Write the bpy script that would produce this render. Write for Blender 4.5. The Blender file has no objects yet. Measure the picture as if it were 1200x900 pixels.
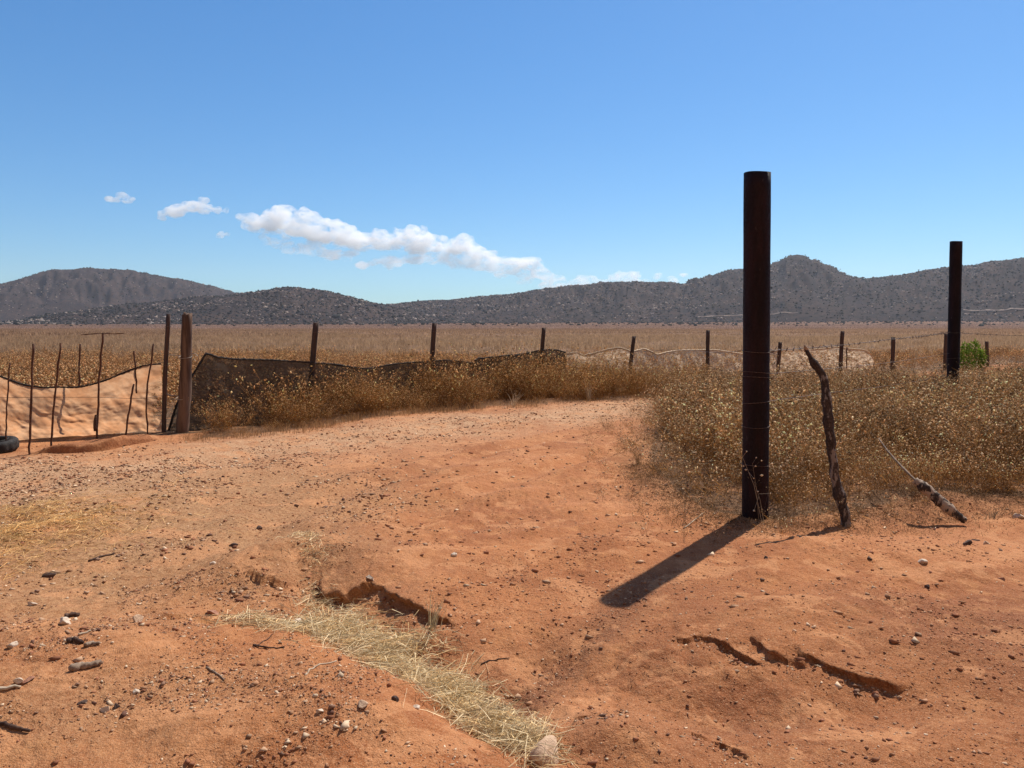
import bpy, math
import numpy as np
from mathutils import Vector

R = math.radians
C = bpy.context.scene.collection
sc = bpy.context.scene
rng = np.random.default_rng(7)

# ------------------------------------------------------------------ camera geometry (photo 1200 x 900)
F, CX, CY, HOR, EYE = 901.0, 600.0, 450.0, 383.0, 1.55
PITCH = math.atan((CY - HOR) / F)
cp, sp = math.cos(PITCH), math.sin(PITCH)

def ray(px, py):
    u, v = (px - CX) / F, (CY - py) / F
    return np.array([u, cp + v * sp, -sp + v * cp])

def gp(px, py, z=0.0):                       # point of the level z seen at that place
    d = ray(px, py)
    t = (z - EYE) / d[2]
    return np.array([0, 0, EYE]) + d * t

def at(px, py, Y):                           # point at the depth Y
    d = ray(px, py)
    return np.array([0, 0, EYE]) + d * (Y / d[1])

# ------------------------------------------------------------------ noise
def _h(ix, iy, seed):
    n = (ix.astype(np.int64) * 374761393 + iy.astype(np.int64) * 668265263 + seed * 1442695041) & 0x7fffffff
    n = ((n ^ (n >> 13)) * 1274126177) & 0x7fffffff
    n = ((n ^ (n >> 16)) * 2246822519) & 0x7fffffff
    n = n ^ (n >> 15)
    return (n & 0xffff) / 65535.0

def vn(x, y, seed=0):
    x = np.asarray(x, float); y = np.asarray(y, float)
    ix, iy = np.floor(x), np.floor(y)
    fx, fy = x - ix, y - iy
    fx = fx * fx * fx * (fx * (fx * 6 - 15) + 10); fy = fy * fy * fy * (fy * (fy * 6 - 15) + 10)
    a, b = _h(ix, iy, seed), _h(ix + 1, iy, seed)
    c, d = _h(ix, iy + 1, seed), _h(ix + 1, iy + 1, seed)
    return ((a + (b - a) * fx) * (1 - fy) + (c + (d - c) * fx) * fy) * 2 - 1

def fbm(x, y, octv=4, seed=0, gain=0.5):
    s, a = 0, 1.0
    for k in range(octv):
        s = s + a * vn(x * 2 ** k + 17.3 * k, y * 2 ** k - 9.1 * k, seed + k)
        a *= gain
    return s

def sstep(a, b, x):
    t = np.clip((x - a) / (b - a), 0, 1)
    return t * t * (3 - 2 * t)

def poly_dist(x, y, pts):                    # signed distance (plus = to the left of the line) and run 0..1
    best = np.full(x.shape, 1e9); sgn = np.ones(x.shape); run = np.zeros(x.shape)
    L = np.r_[0, np.cumsum(np.hypot(*np.diff(pts, axis=0).T))]
    for i in range(len(pts) - 1):
        ax, ay = pts[i]; bx, by = pts[i + 1]
        dx, dy = bx - ax, by - ay; l2 = dx * dx + dy * dy
        t = np.clip(((x - ax) * dx + (y - ay) * dy) / l2, 0, 1)
        qx, qy = x - ax - t * dx, y - ay - t * dy
        d = np.hypot(qx, qy); m = d < best
        best = np.where(m, d, best)
        sgn = np.where(m, np.sign(dx * qy - dy * qx), sgn)
        run = np.where(m, (L[i] + t * math.sqrt(l2)) / L[-1], run)
    return best * sgn, run

def in_poly(x, y, poly):
    c = np.zeros(x.shape, bool); j = len(poly) - 1
    for i in range(len(poly)):
        xi, yi = poly[i]; xj, yj = poly[j]
        m = ((yi > y) != (yj > y)) & (x < (xj - xi) * (y - yi) / (yj - yi + 1e-12) + xi)
        c ^= m; j = i
    return c

def P2(lst):
    return np.array([gp(a, b)[:2] for a, b in lst])

# ------------------------------------------------------------------ ground shape
GULLY = P2([(335, 632), (362, 672), (398, 730), (468, 762), (540, 804), (600, 856), (640, 905), (665, 965)])
CHAN = P2([(800, 655), (735, 708), (690, 738), (640, 768), (590, 800)])
LEDGES = [  # line (run so that the high side is behind), height, overhang
    (P2([(368, 676), (388, 690), (412, 692), (440, 692), (470, 702), (500, 716), (526, 728), (540, 738)]), 0.044, 0.062),
    (P2([(788, 750), (830, 753), (862, 762), (893, 783)]), 0.030, 0.036),
    (P2([(872, 756), (900, 768), (925, 778), (948, 786)]), 0.030, 0.036),
    (P2([(932, 766), (960, 778), (1000, 790), (1046, 798), (1075, 800)]), 0.034, 0.042),
    (P2([(808, 856), (835, 868), (862, 878), (885, 890)]), 0.024, 0.022),
    (P2([(668, 832), (690, 838), (715, 846), (738, 843)]), 0.020, 0.018),
    (P2([(182, 742), (220, 738), (262, 741), (300, 736)]), 0.02, 0.01),
    (P2([(290, 684), (310, 690), (345, 688)]), 0.05, 0.02),
]
BUMPS = [  # photo place, radius across, radius along, height
    ((120, 800), 1.15, 0.75, 0.15), ((400, 860), 0.5, 0.5, 0.125), ((310, 664), 0.33, 0.32, 0.10), ((235, 690), 0.35, 0.2, 0.05),
    ((470, 660), 0.75, 0.45, 0.07), ((640, 650), 0.9, 0.7, 0.05), ((960, 725), 0.8, 0.45, 0.07), ((730, 855), 0.36, 0.19, 0.085),
    ((1050, 640), 1.2, 0.4, 0.04), ((880, 612), 0.35, 0.25, 0.015), ((30, 640), 0.9, 0.8, 0.06), ((700, 905), 0.3, 0.15, 0.04),
    ((420, 640), 0.25, 0.5, 0.06), ((850, 828), 0.75, 0.22, -0.085), ((690, 790), 0.35, 0.25, -0.05), ((600, 772), .55, .33, -.10), ((1090, 880), 0.7, 0.3, 0.05),
]
BUMPS = [(gp(*p)[:2], a, b, h) for p, a, b, h in BUMPS]
RUTS = [P2([(250, 690), (330, 610), (450, 560), (580, 528), (720, 500), (840, 484)]),
        P2([(430, 640), (520, 590), (640, 552), (760, 520), (860, 496)]),
        P2([(-60, 560), (110, 548), (300, 520), (520, 500), (720, 484)])]

FLAT = P2([(905, 585), (884, 606), (725, 706)])                # ground smoothed so the big post's shadow falls straight and narrow

def ground(x, y, lip=False):
    x = np.asarray(x, float); y = np.asarray(y, float)
    r = np.hypot(x, y)
    near = 1 - sstep(11, 30, r)
    z = near * (0.035 * fbm(x * 0.55, y * 0.55, 3, 3) + 0.016 * fbm(x * 2.3, y * 2.3, 3, 11))
    z = z + (1 - near) * 0.10 * fbm(x * 0.08, y * 0.08, 3, 5) * sstep(15, 40, r) * (1 - sstep(250, 600, r))
    for (cx, cy), a, b, h in BUMPS:
        w = 1 + 0.25 * vn(x * 3 + cx, y * 3, 21)
        z = z + h * np.exp(-(((x - cx) / a) ** 2 + ((y - cy) / b) ** 2) * w)
    for i, pts in enumerate(RUTS):
        d, t = poly_dist(x, y, pts)
        e = sstep(0, .12, t) * (1 - sstep(.9, 1, t))
        z = z + e * (-0.034 * np.exp(-(d / 0.16) ** 2) + 0.020 * np.exp(-((np.abs(d) - 0.3) / 0.13) ** 2))
    m = (r < 9)
    dx = np.zeros(x.shape); dy = np.zeros(x.shape)
    if m.any():
        xm, ym = x[m], y[m]
        fine = 0.5 * fbm(xm * 9, ym * 9, 3, 31) + 0.35 * np.abs(fbm(xm * 5 - ym * 3, ym * 8, 3, 37))
        rgh = .25 + .75 * sstep(-.15, .7, fbm(xm * .9, ym * .9, 3, 33))
        sw = xm * .93 + ym * .36; tw = -xm * .36 + ym * .93
        zz = 0.027 * (fbm(sw * .8, tw * 2.6, 3, 35) * .5 + .5 - np.abs(fbm(sw * .7 + 4, tw * 2.2, 2, 36))) * sstep(.2, 1.2, xm - .6 * (4.2 - ym)) + 0.0105 * fine * rgh + 0.0055 * fbm(xm * 34, ym * 34, 3, 41) * (.4 + rgh)
        wob = 0.05 * fbm(xm * 3.1, ym * 3.1, 3, 51)
        d, t = poly_dist(xm, ym, GULLY)
        dep = 0.115 * sstep(.08, .5, t) * (1 - 0.35 * sstep(.75, 1, t))
        wd = 0.11 + 0.15 * sstep(.15, .5, t)
        zz -= dep * np.exp(-(np.abs(d + wob) / wd) ** 2.6)
        d, t = poly_dist(xm, ym, CHAN)
        zz -= 0.06 * np.exp(-((d + wob) / 0.17) ** 2) * sstep(.3, .62, t) + 0.01 * np.exp(-((d + wob) / 0.07) ** 2) * vn(xm * 14, ym * 14, 8)
        lx = np.zeros(xm.shape); ly = np.zeros(xm.shape)
        for k, (pts, H, ov) in enumerate(LEDGES):
            d, t = poly_dist(xm, ym, pts)
            d = d + 0.022 * fbm(xm * 5, ym * 5, 5, 60 + k, .62) + 0.005 * np.sign(vn(xm * 21, ym * 21, 80 + k)) * (H > .04)
            A = H * sstep(0, .13, t) * (1 - sstep(.84, 1, t)) * (0.9 + 0.3 * vn(t * 11, t * 0 + k, 90))
            A = np.where(np.abs(d) < 1.6, A, 0)
            S = sstep(-0.012, 0.012, d)
            zz += A * (0.45 * S * np.exp(-np.clip(d, 0, 9) / 0.45) - 0.55 * (1 - S) * np.exp(np.clip(d, -9, 0) / 0.55))
            g = A / max(H, 1e-6) * ov * np.exp(-np.clip(d - 0.01, 0, 9) / 0.12) * sstep(0.0, 0.012, d)
            nx, ny = (pts[-1] - pts[0])[1], -(pts[-1] - pts[0])[0]
            l = math.hypot(nx, ny); lx += g * nx / l; ly += g * ny / l
        z = z.copy(); f = 1 - sstep(7.5, 9, r[m])
        z[m] += zz * f; dx[m] = lx * f; dy[m] = ly * f
    d, t = poly_dist(x, y, FLAT)
    wf = np.exp(-(d / .38) ** 4); z = z * (1 - wf) + (.012 - .03 * t + .18 * z) * wf
    z = z + (6.5 + 4 * sstep(-300, 900, x) + 3.5 * vn(x / 420, y / 900, 61)) * sstep(500, 1550, y)              # the plain rises a little towards the hills
    return (z, dx, dy) if lip else z

def gz(x, y):
    return float(ground(np.array([x]), np.array([y]))[0])

# ------------------------------------------------------------------ mesh building
def link(o, parent=None):
    C.objects.link(o)
    if parent is not None: o.parent = parent
    return o

def np_mesh(name, V, faces, mat, col=None, smooth=False, parent=None):
    """faces: an (m,k) array or a list of such arrays."""
    if not isinstance(faces, list): faces = [faces]
    me = bpy.data.meshes.new(name)
    V = np.ascontiguousarray(V, np.float32)
    me.vertices.add(len(V)); me.vertices.foreach_set('co', V.ravel())
    idx = np.concatenate([f.ravel() for f in faces]).astype(np.int32)
    tot = np.concatenate([np.full(len(f), f.shape[1]) for f in faces]).astype(np.int32)
    st = np.r_[0, np.cumsum(tot)[:-1]].astype(np.int32)
    me.loops.add(len(idx)); me.loops.foreach_set('vertex_index', idx)
    me.polygons.add(len(tot)); me.polygons.foreach_set('loop_start', st)
    me.update(calc_edges=True)
    me.validate()
    if smooth: me.polygons.foreach_set('use_smooth', np.ones(len(me.polygons), bool))
    if col is not None:
        a = me.color_attributes.new('Col', 'FLOAT_COLOR', 'POINT')
        c = np.ones((len(V), 4), np.float32); c[:, :col.shape[1]] = col
        a.data.foreach_set('color', c.ravel())
    me.materials.append(mat)
    return link(bpy.data.objects.new(name, me), parent)

def tag(o, label=None, cat=None, group=None, kind=None):
    if label: o['label'] = label
    if cat: o['category'] = cat
    if group: o['group'] = group
    if kind: o['kind'] = kind
    return o

def empty(name, loc, label, cat, group=None):
    o = link(bpy.data.objects.new(name, None)); o.location = loc; o.empty_display_size = .2
    return tag(o, label, cat, group)

def tube_geo(pts, rad, n=8, rough=0.0, seed=0, cap=True):
    pts = np.asarray(pts, float); k = len(pts)
    rad = np.full(k, rad) if np.isscalar(rad) else np.asarray(rad, float)
    tan = np.gradient(pts, axis=0); tan /= np.linalg.norm(tan, axis=1)[:, None] + 1e-12
    up = np.array([0.31, 0.87, 0.38]) if abs(tan[0] @ np.array([0.31, 0.87, 0.38])) < .9 else np.array([1, 0, 0.])
    a = np.linspace(0, 2 * math.pi, n, endpoint=False); V = []
    r2 = np.random.default_rng(seed)
    for i in range(k):
        s = np.cross(tan[i], up); s /= np.linalg.norm(s); b = np.cross(s, tan[i]); up = b
        rr = rad[i] * (1 + rough * r2.normal(size=n))
        V.append(pts[i] + np.cos(a)[:, None] * s * rr[:, None] + np.sin(a)[:, None] * b * rr[:, None])
    V = np.concatenate(V); q = []
    for i in range(k - 1):
        j = np.arange(n); jn = (j + 1) % n
        q.append(np.stack([i * n + j, i * n + jn, (i + 1) * n + jn, (i + 1) * n + j], 1))
    q = np.concatenate(q); fs = [q]
    if cap:
        V = np.vstack([V, pts[0], pts[-1]]); j = np.arange(n); jn = (j + 1) % n
        fs.append(np.vstack([np.stack([jn, j, np.full(n, k * n)], 1), np.stack([(k - 1) * n + j, (k - 1) * n + jn, np.full(n, k * n + 1)], 1)]))
    return V, fs

def join(geos):
    Vs, quads, tris, off = [], [], [], 0
    for V, fs in geos:
        for f in (fs if isinstance(fs, list) else [fs]):
            (quads if f.shape[1] == 4 else tris).append(f + off)
        Vs.append(V); off += len(V)
    out = []
    if quads: out.append(np.concatenate(quads))
    if tris: out.append(np.concatenate(tris))
    return np.vstack(Vs), out

def spline(pts, n):
    pts = np.asarray(pts, float); k = len(pts)
    t = np.r_[0, np.cumsum(np.linalg.norm(np.diff(pts, axis=0), axis=1))]; u = np.linspace(0, t[-1], n)
    out = np.empty((n, pts.shape[1])); m = np.gradient(pts, t, axis=0)
    i = np.clip(np.searchsorted(t, u, 'right') - 1, 0, k - 2); h = (t[i + 1] - t[i])[:, None]; s = ((u - t[i]) / h[:, 0])[:, None]
    return ((2*s**3-3*s**2+1)*pts[i] + (s**3-2*s**2+s)*h*m[i] + (-2*s**3+3*s**2)*pts[i+1] + (s**3-s**2)*h*m[i+1])

# ------------------------------------------------------------------ materials
def new_mat(name):
    m = bpy.data.materials.new(name); m.use_nodes = True; m.node_tree.nodes.clear()
    return m, m.node_tree

class NT:
    def __init__(s, t): s.t = t
    def n(s, typ, **k):
        nd = s.t.nodes.new(typ)
        ins = k.pop('i', {})
        for a, b in k.items(): setattr(nd, a, b)
        for a, b in ins.items():
            if isinstance(b, bpy.types.NodeSocket): s.t.links.new(b, nd.inputs[a])
            else: nd.inputs[a].default_value = b
        return nd
    def noise(s, vec, scale, detail=4, rough=.55, dist=0):
        return s.n('ShaderNodeTexNoise', i={'Vector': vec, 'Scale': scale, 'Detail': detail, 'Roughness': rough, 'Distortion': dist}).outputs['Fac']
    def ramp(s, fac, a, b, lo=0.0, hi=1.0):
        return s.n('ShaderNodeMapRange', interpolation_type='SMOOTHSTEP', i={'Value': fac, 'From Min': a, 'From Max': b, 'To Min': lo, 'To Max': hi}).outputs['Result']
    def mix(s, fac, a, b, mode='MIX'):
        nd = s.n('ShaderNodeMix', data_type='RGBA', blend_type=mode)
        for k, v in ((0, fac), (6, a), (7, b)):
            if isinstance(v, bpy.types.NodeSocket): s.t.links.new(v, nd.inputs[k])
            else: nd.inputs[k].default_value = v if k == 0 else (*v, 1)
        return nd.outputs[2]
    def math(s, op, a, b=0.0):
        return s.n('ShaderNodeMath', operation=op, i={0: a, 1: b}).outputs[0]
    def pos(s): return s.n('ShaderNodeNewGeometry').outputs['Position']
    def obj(s): return s.n('ShaderNodeTexCoord').outputs['Object']
    def attr(s, name='Col'): return s.n('ShaderNodeAttribute', attribute_name=name)
    def bump(s, h, strength, dist):
        return s.n('ShaderNodeBump', i={'Height': h, 'Strength': strength, 'Distance': dist}).outputs['Normal']
    def out(s, surf):
        o = s.n('ShaderNodeOutputMaterial'); s.t.links.new(surf, o.inputs['Surface']); return o
    def bsdf(s, col, rough=.8, normal=None, spec=.3, metal=0.0):
        i = {'Base Color': col if isinstance(col, bpy.types.NodeSocket) else (*col, 1), 'Roughness': rough, 'Specular IOR Level': spec, 'Metallic': metal}
        if normal is not None: i['Normal'] = normal
        return s.n('ShaderNodeBsdfPrincipled', i=i).outputs[0]

def simple(name, c1, c2, scale, rough=.85, bump=0.0, spec=.3, stretch=None, metal=0.0):
    m, t = new_mat(name); w = NT(t); v = w.obj()
    if stretch: v = w.n('ShaderNodeMapping', i={'Vector': v, 'Scale': stretch}).outputs[0]
    f = w.ramp(w.noise(v, scale, 6, .65), .35, .68)
    nrm = w.bump(w.noise(v, scale * 2.5, 5, .6), 1.0, bump) if bump else None
    w.out(w.bsdf(w.mix(f, c1, c2), rough, nrm, spec, metal)); return m

def plant_mat(name, transl=.45):
    m, t = new_mat(name); w = NT(t)
    c = w.attr().outputs['Color']
    d = w.n('ShaderNodeBsdfDiffuse', i={'Color': c}).outputs[0]
    tr = w.n('ShaderNodeBsdfTranslucent', i={'Color': c}).outputs[0]
    w.out(w.n('ShaderNodeMixShader', i={0: transl, 1: d, 2: tr}).outputs[0]); return m

M_WEED = plant_mat('dry_plant', .5)
M_STRAW = plant_mat('straw', .25)
M_GREEN = plant_mat('green_plant', .5)

def ground_mat():
    m, t = new_mat('red_earth'); w = NT(t); p = w.pos()
    a = w.n('ShaderNodeSeparateColor', i={0: w.attr().outputs['Color']})
    dust, grav, veg = a.outputs[0], a.outputs[1], a.outputs[2]
    shade_litter = w.attr().outputs['Alpha']  # alpha: slope shade painted into the soil colour, plus dark litter
    n1 = w.noise(p, .9, 6, .62, .4); n2 = w.noise(p, 5.5, 6, .66); n3 = w.noise(p, 38, 5, .7); n4 = w.noise(p, 170, 3, .6)
    c = w.mix(w.ramp(n1, .36, .66), (.315, .098, .031), (.44, .158, .053))
    big = w.noise(p, .42, 4, .55, .3)
    c = w.mix(w.ramp(big, .46, .66, 0, .55), c, (.53, .225, .10)); c = w.mix(w.ramp(big, .46, .30, 0, .55), c, (.235, .072, .030))
    c = w.mix(w.ramp(n2, .46, .74), c, (.51, .21, .078))
    c = w.mix(w.ramp(n2, .43, .26), c, (.29, .095, .036))
    c = w.mix(w.math('MULTIPLY', shade_litter, w.ramp(n3, .2, .6)), c, (.155, .052, .022))
    gm = w.math('MULTIPLY', grav, w.ramp(n2, .15, .45))
    c = w.mix(gm, c, w.mix(w.ramp(n3, .35, .65), (.27, .118, .048), (.46, .255, .12)))
    dm = w.math('MULTIPLY', dust, w.ramp(n2, .2, .6))
    c = w.mix(dm, c, w.mix(w.ramp(n3, .35, .65), (.42, .225, .115), (.60, .375, .215)))
    far = w.noise(p, .035, 5, .6); fine = w.noise(p, 3.0, 4, .65)
    fc = w.mix(w.ramp(far, .38, .62), (.080, .052, .031), (.125, .080, .045))
    fc = w.mix(w.ramp(fine, .4, .7), fc, (.065, .042, .025))
    c = w.mix(veg, c, fc)
    c = w.mix(w.ramp(n4, .5, .72, 0, .5), c, (.62, .36, .19))
    cr = w.ramp(w.noise(p, 2.6, 6, .62, .5), .545, .585, 0, .5); c = w.mix(cr, c, (.60, .275, .12)); n6 = w.noise(p, 75, 3, .7); c = w.mix(w.ramp(n6, .57, .70, 0, .55), c, (.19, .066, .027)); c = w.mix(w.ramp(n6, .42, .30, 0, .5), c, (.62, .33, .17))
    n5 = w.noise(p, 260, 2, .6); c = w.mix(w.ramp(n5, .52, .72, 0, .45), c, (.56, .34, .20)); c = w.mix(w.ramp(n5, .44, .28, 0, .5), c, (.17, .065, .03))
    c = w.mix(w.ramp(n4, .44, .26, 0, .55), c, (.17, .062, .028))
    h = w.math('ADD', w.math('MULTIPLY', n3, .8), w.math('MULTIPLY', n4, .35))
    h = w.math('ADD', h, w.math('MULTIPLY', w.noise(p, 13, 4, .6), 1.5))
    w.out(w.bsdf(c, .95, w.bump(h, .85, .016), .12)); return m
M_GROUND = ground_mat()

def steel_mat():
    m, t = new_mat('rusted_pipe'); w = NT(t); v = w.obj()
    s = w.n('ShaderNodeMapping', i={'Vector': v, 'Scale': (1, 1, .22)}).outputs[0]
    n1 = w.noise(s, 7, 7, .68); n2 = w.noise(v, 46, 5, .65); n3 = w.noise(s, 30, 4, .6)
    c = w.mix(w.ramp(n1, .38, .66), (.010, .0052, .0068), (.026, .0105, .0115))
    c = w.mix(w.ramp(n2, .58, .74, 0, .7), c, (.045, .018, .016))
    c = w.mix(w.ramp(n3, .66, .74, 0, .45), c, (.10, .075, .065))
    w.out(w.bsdf(c, w.ramp(n2, .3, .7, .55, .85), w.bump(n2, .8, .005), .16)); return m
M_PIPE = steel_mat()
M_POST = simple('dark_iron_post', (.035, .022, .020), (.085, .045, .034), 18, .7, .003, .35, (1, 1, .25))
M_ROD = simple('rusty_rod', (.050, .022, .014), (.125, .048, .024), 40, .8, .001, .3)
M_WIRE = simple('rusty_wire', (.075, .042, .030), (.19, .13, .10), 60, .6, 0, .4, None, .4)
M_WIRE2 = simple('bright_wire', (.30, .25, .20), (.45, .39, .32), 30, .5, 0, .5, None, .5)
M_WOOD = simple('weathered_wood', (.070, .042, .031), (.185, .118, .085), 13, .9, .006, .15, (1, 1, .12))
M_CUT = simple('cut_wood', (.34, .22, .14), (.48, .34, .23), 30, .9, .002, .15)
M_TYRE = simple('tyre_rubber', (.012, .012, .013), (.045, .036, .030), 22, .8, .002, .3)

def bark_mat(nm, zc, zk, pa=(.15, .115, .095), pb=(.34, .275, .235)):
    m, t = new_mat(nm); w = NT(t); v = w.obj()
    s = w.n('ShaderNodeMapping', i={'Vector': v, 'Scale': (1, 1, .38)}).outputs[0]
    n1 = w.noise(s, 22, 5, .6); n2 = w.noise(v, 60, 5, .7)
    z = w.n('ShaderNodeSeparateXYZ', i={0: v}).outputs[2]
    thr = w.math('ADD', n1, w.math('MULTIPLY', w.math('SUBTRACT', zc, z), zk))
    c = w.mix(w.ramp(n2, .35, .65), (.035, .024, .020), (.085, .058, .046))
    c = w.mix(w.ramp(thr, .54, .60), c, w.mix(n2, pa, pb))
    w.out(w.bsdf(c, .9, w.bump(w.math('ADD', n2, w.math('MULTIPLY', n1, 2.0)), .9, .008), .15)); return m
M_BARK = bark_mat('flaking_bark', .62, .10)
M_BARK_PALE = bark_mat('bleached_bark', 2.0, .05, (.30, .215, .155), (.50, .38, .285))

def net_mat(name, c1, c2, open_, weave, transl):
    m, t = new_mat(name); w = NT(t); p = w.pos()
    st = w.n('ShaderNodeMapping', i={'Vector': p, 'Scale': (1, 1, 2.2)}).outputs[0]
    n = w.noise(st, 3.2, 6, .65); n2 = w.noise(p, 28, 4, .6)
    c = w.mix(w.ramp(n, .35, .68), c1, c2)
    c = w.mix(w.ramp(n2, .45, .75, 0, .3), c, tuple(x * .65 for x in c1))
    d = w.n('ShaderNodeBsdfDiffuse', i={'Color': c}).outputs[0]
    tr = w.n('ShaderNodeBsdfTranslucent', i={'Color': c}).outputs[0]
    s = w.n('ShaderNodeMixShader', i={0: transl, 1: d, 2: tr}).outputs[0]
    a = w.attr().outputs['Alpha']                               # how threadbare the cloth is
    holes = w.ramp(w.noise(st, weave, 3, .6), .5 - .06, .5 + .06)
    o = w.math('MINIMUM', w.math('ADD', w.math('MULTIPLY', a, holes), open_), .93)
    s = w.n('ShaderNodeMixShader', i={0: o, 1: s, 2: w.n('ShaderNodeBsdfTransparent').outputs[0]}).outputs[0]
    w.out(s); return m
M_NET_DARK = net_mat('dark_shade_cloth', (.046, .037, .031), (.085, .066, .053), .10, 9, .30)
M_NET_TAN = net_mat('faded_shade_cloth', (.66, .315, .145), (.80, .465, .25), .02, 7, .84)
M_NET_PALE = net_mat('pale_shade_cloth', (.62, .43, .28), (.82, .62, .43), .22, 12, .7)

def hill_mat():
    m, t = new_mat('scrub_hill'); w = NT(t); p = w.pos()
    n1 = w.noise(p, .012, 6, .6); n2 = w.noise(p, .09, 5, .7); n3 = w.noise(p, .35, 3, .7)
    c = w.mix(w.ramp(n1, .36, .64), (.038, .025, .021), (.068, .043, .033))
    c = w.mix(w.ramp(n2, .45, .62), c, (.022, .019, .018))
    rock = w.math('MULTIPLY', w.ramp(n3, .58, .68), w.ramp(w.noise(p, .02, 4, .6), .42, .62))
    c = w.mix(rock, c, (.20, .155, .13))
    w.out(w.bsdf(c, 1.0, None, .05)); return m
M_HILL = hill_mat()

def stone_mat(name, c1, c2):
    m, t = new_mat(name); w = NT(t); v = w.obj()
    n = w.noise(v, 22, 6, .65); n2 = w.noise(v, 90, 4, .6)
    c = w.mix(w.ramp(n, .35, .65), c1, c2); c = w.mix(w.ramp(n2, .6, .75, 0, .5), c, (.40, .17, .08))
    w.out(w.bsdf(c, .9, w.bump(w.math('ADD', n, w.math('MULTIPLY', n2, .4)), .8, .01), .2)); return m
M_STONE = {'pale': stone_mat('pale_stone', (.56, .42, .30), (.72, .58, .44)), 'tan': stone_mat('tan_stone', (.46, .29, .18), (.62, .42, .27)),
           'dark': stone_mat('dark_stone', (.06, .038, .030), (.13, .075, .053)), 'red': stone_mat('red_stone', (.28, .12, .07), (.42, .21, .13))}
M_PEBBLE, _t = new_mat('pebble'); _w = NT(_t); _w.out(_w.bsdf(_w.attr().outputs['Color'], .9, None, .2))

# ------------------------------------------------------------------ where things grow
NEAR_EDGE = [(772, 468), (768, 500), (762, 545), (790, 578), (838, 602), (872, 606), (905, 610), (960, 606), (1020, 596), (1090, 582), (1200, 580), (1400, 580)]
RIGHT_PATCH = np.vstack([P2(NEAR_EDGE), [[13, 9], [24, 24], [4.6, 21]]])
ROAD_EDGE = [(228, 514), (285, 509), (330, 504), (390, 496), (450, 489), (510, 483), (570, 477), (640, 473), (700, 470), (790, 467)]
FENCE = np.array([(-16, 10.3), (-6.4, 10.5), (-4.75, 11.05), (-3.42, 13.3), (-1.6, 15.6), (0.75, 18.0), (2.85, 18.4), (5.35, 21), (8.3, 24), (10.3, 24), (12.4, 25), (15.2, 27), (18.5, 30), (40, 42)])
_re = P2(ROAD_EDGE)
STRIP = np.vstack([_re, FENCE[2:8][::-1] + np.array([0.3, 0.5])])

def behind_fence(x, y):
    return y - np.interp(x, FENCE[:, 0], FENCE[:, 1])

# ------------------------------------------------------------------ ground mesh
def axis(fine_lo, fine_hi, step, lo, hi, grow=1.055):
    a = list(np.arange(fine_lo, fine_hi, step)); s = step; v = a[-1]
    while v < hi: s *= grow; v += s; a.append(v)
    b = []; s = step; v = fine_lo
    while v > lo: s *= grow; v -= s; b.append(v)
    return np.array(b[::-1] + a)
xs = axis(-2.9, 2.9, .013, -4200, 4200)
ya = [2.3]
while ya[-1] < 9: ya.append(ya[-1] + .0125 * (ya[-1] / 2.6) ** 1.45)
s = ya[-1] - ya[-2]
while ya[-1] < 4200: s *= 1.045; ya.append(ya[-1] + s)
yb = []; s = .02; v = 2.3
while v > -400: s *= 1.12; v -= s; yb.append(v)
ys = np.array(yb[::-1] + ya)
X, Y = np.meshgrid(xs, ys)
Z, DX, DY = ground(X.ravel(), Y.ravel(), True)
x0, y0 = X.ravel(), Y.ravel()
V = np.stack([x0 + DX, y0 + DY, Z], 1)
nx, ny = len(xs), len(ys)
i = np.arange(nx - 1)[None] + np.arange(ny - 1)[:, None] * nx
quads = np.stack([i, i + 1, i + 1 + nx, i + nx], -1).reshape(-1, 4)
# where the soil differs: dust, gravel, plant litter, painted shade of slopes with dark litter
def soil(x, y):
    wob = 0.5 * fbm(x * .9, y * .9, 3, 71)
    de, _ = poly_dist(x, y, P2([(-200, 560), (60, 555), (200, 540), (330, 520), (480, 503), (620, 490), (760, 476), (820, 470)]))
    dust = np.exp(-(np.abs(de + wob * .8) / 1.3) ** 2) * .95
    lg = gp(120, 610)[:2]
    grav = np.exp(-(((x - lg[0] + wob) / 2.1) ** 4 + ((y - lg[1] + wob) / 2.6) ** 4)) * 1.0
    bl = gp(110, 850)[:2]
    grav = np.maximum(grav, .55 * np.exp(-(((x - bl[0]) / .8) ** 2 + ((y - bl[1]) / .45) ** 2)))
    dp, _ = poly_dist(x, y, P2(NEAR_EDGE))
    grav = np.maximum(grav, .6 * np.exp(-((dp - .1 + .25 * wob) / .35) ** 2) * (x > 1)); lit = .55 * np.exp(-((np.abs(dp) - .02 + .12 * wob) / .26) ** 2) * (x > 1.7) * (x < 8)
    veg = np.where(behind_fence(x, y) > -.3, 1.0, 0.0)
    veg = np.maximum(veg, in_poly(x, y, RIGHT_PATCH) * .8); veg = np.maximum(veg, in_poly(x, y, STRIP) * .8)
    veg = np.maximum(veg, sstep(9, 16, -x + .3 * y - 2)); veg = np.maximum(veg, sstep(6, 14, -y))
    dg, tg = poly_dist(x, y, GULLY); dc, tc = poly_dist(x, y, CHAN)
    shade_litter = .75 * np.exp(-((dc + .12 * wob) / .16) ** 2) * sstep(0, .3, tc) + .3 * np.exp(-((dg - .25) / .3) ** 2)  # shade of the channel and gully side painted dark
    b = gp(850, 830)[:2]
    shade_litter = np.maximum(shade_litter, .42 * sstep(-.2, .9, x + .25 * wob) * sstep(5.2, 3.4, y + .3 * wob))  # soil broadly darker over the near right ground
    shade_litter = np.maximum(shade_litter, .62 * np.exp(-(((x - b[0]) / .75) ** 2 + ((y - b[1]) / .22) ** 2)))  # painted shade on the slope below the ledges
    shade_litter = np.maximum(shade_litter, lit)
    return np.stack([dust * (1 - veg), grav, np.clip(veg, 0, 1), np.clip(shade_litter, 0, 1)], 1)
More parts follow.
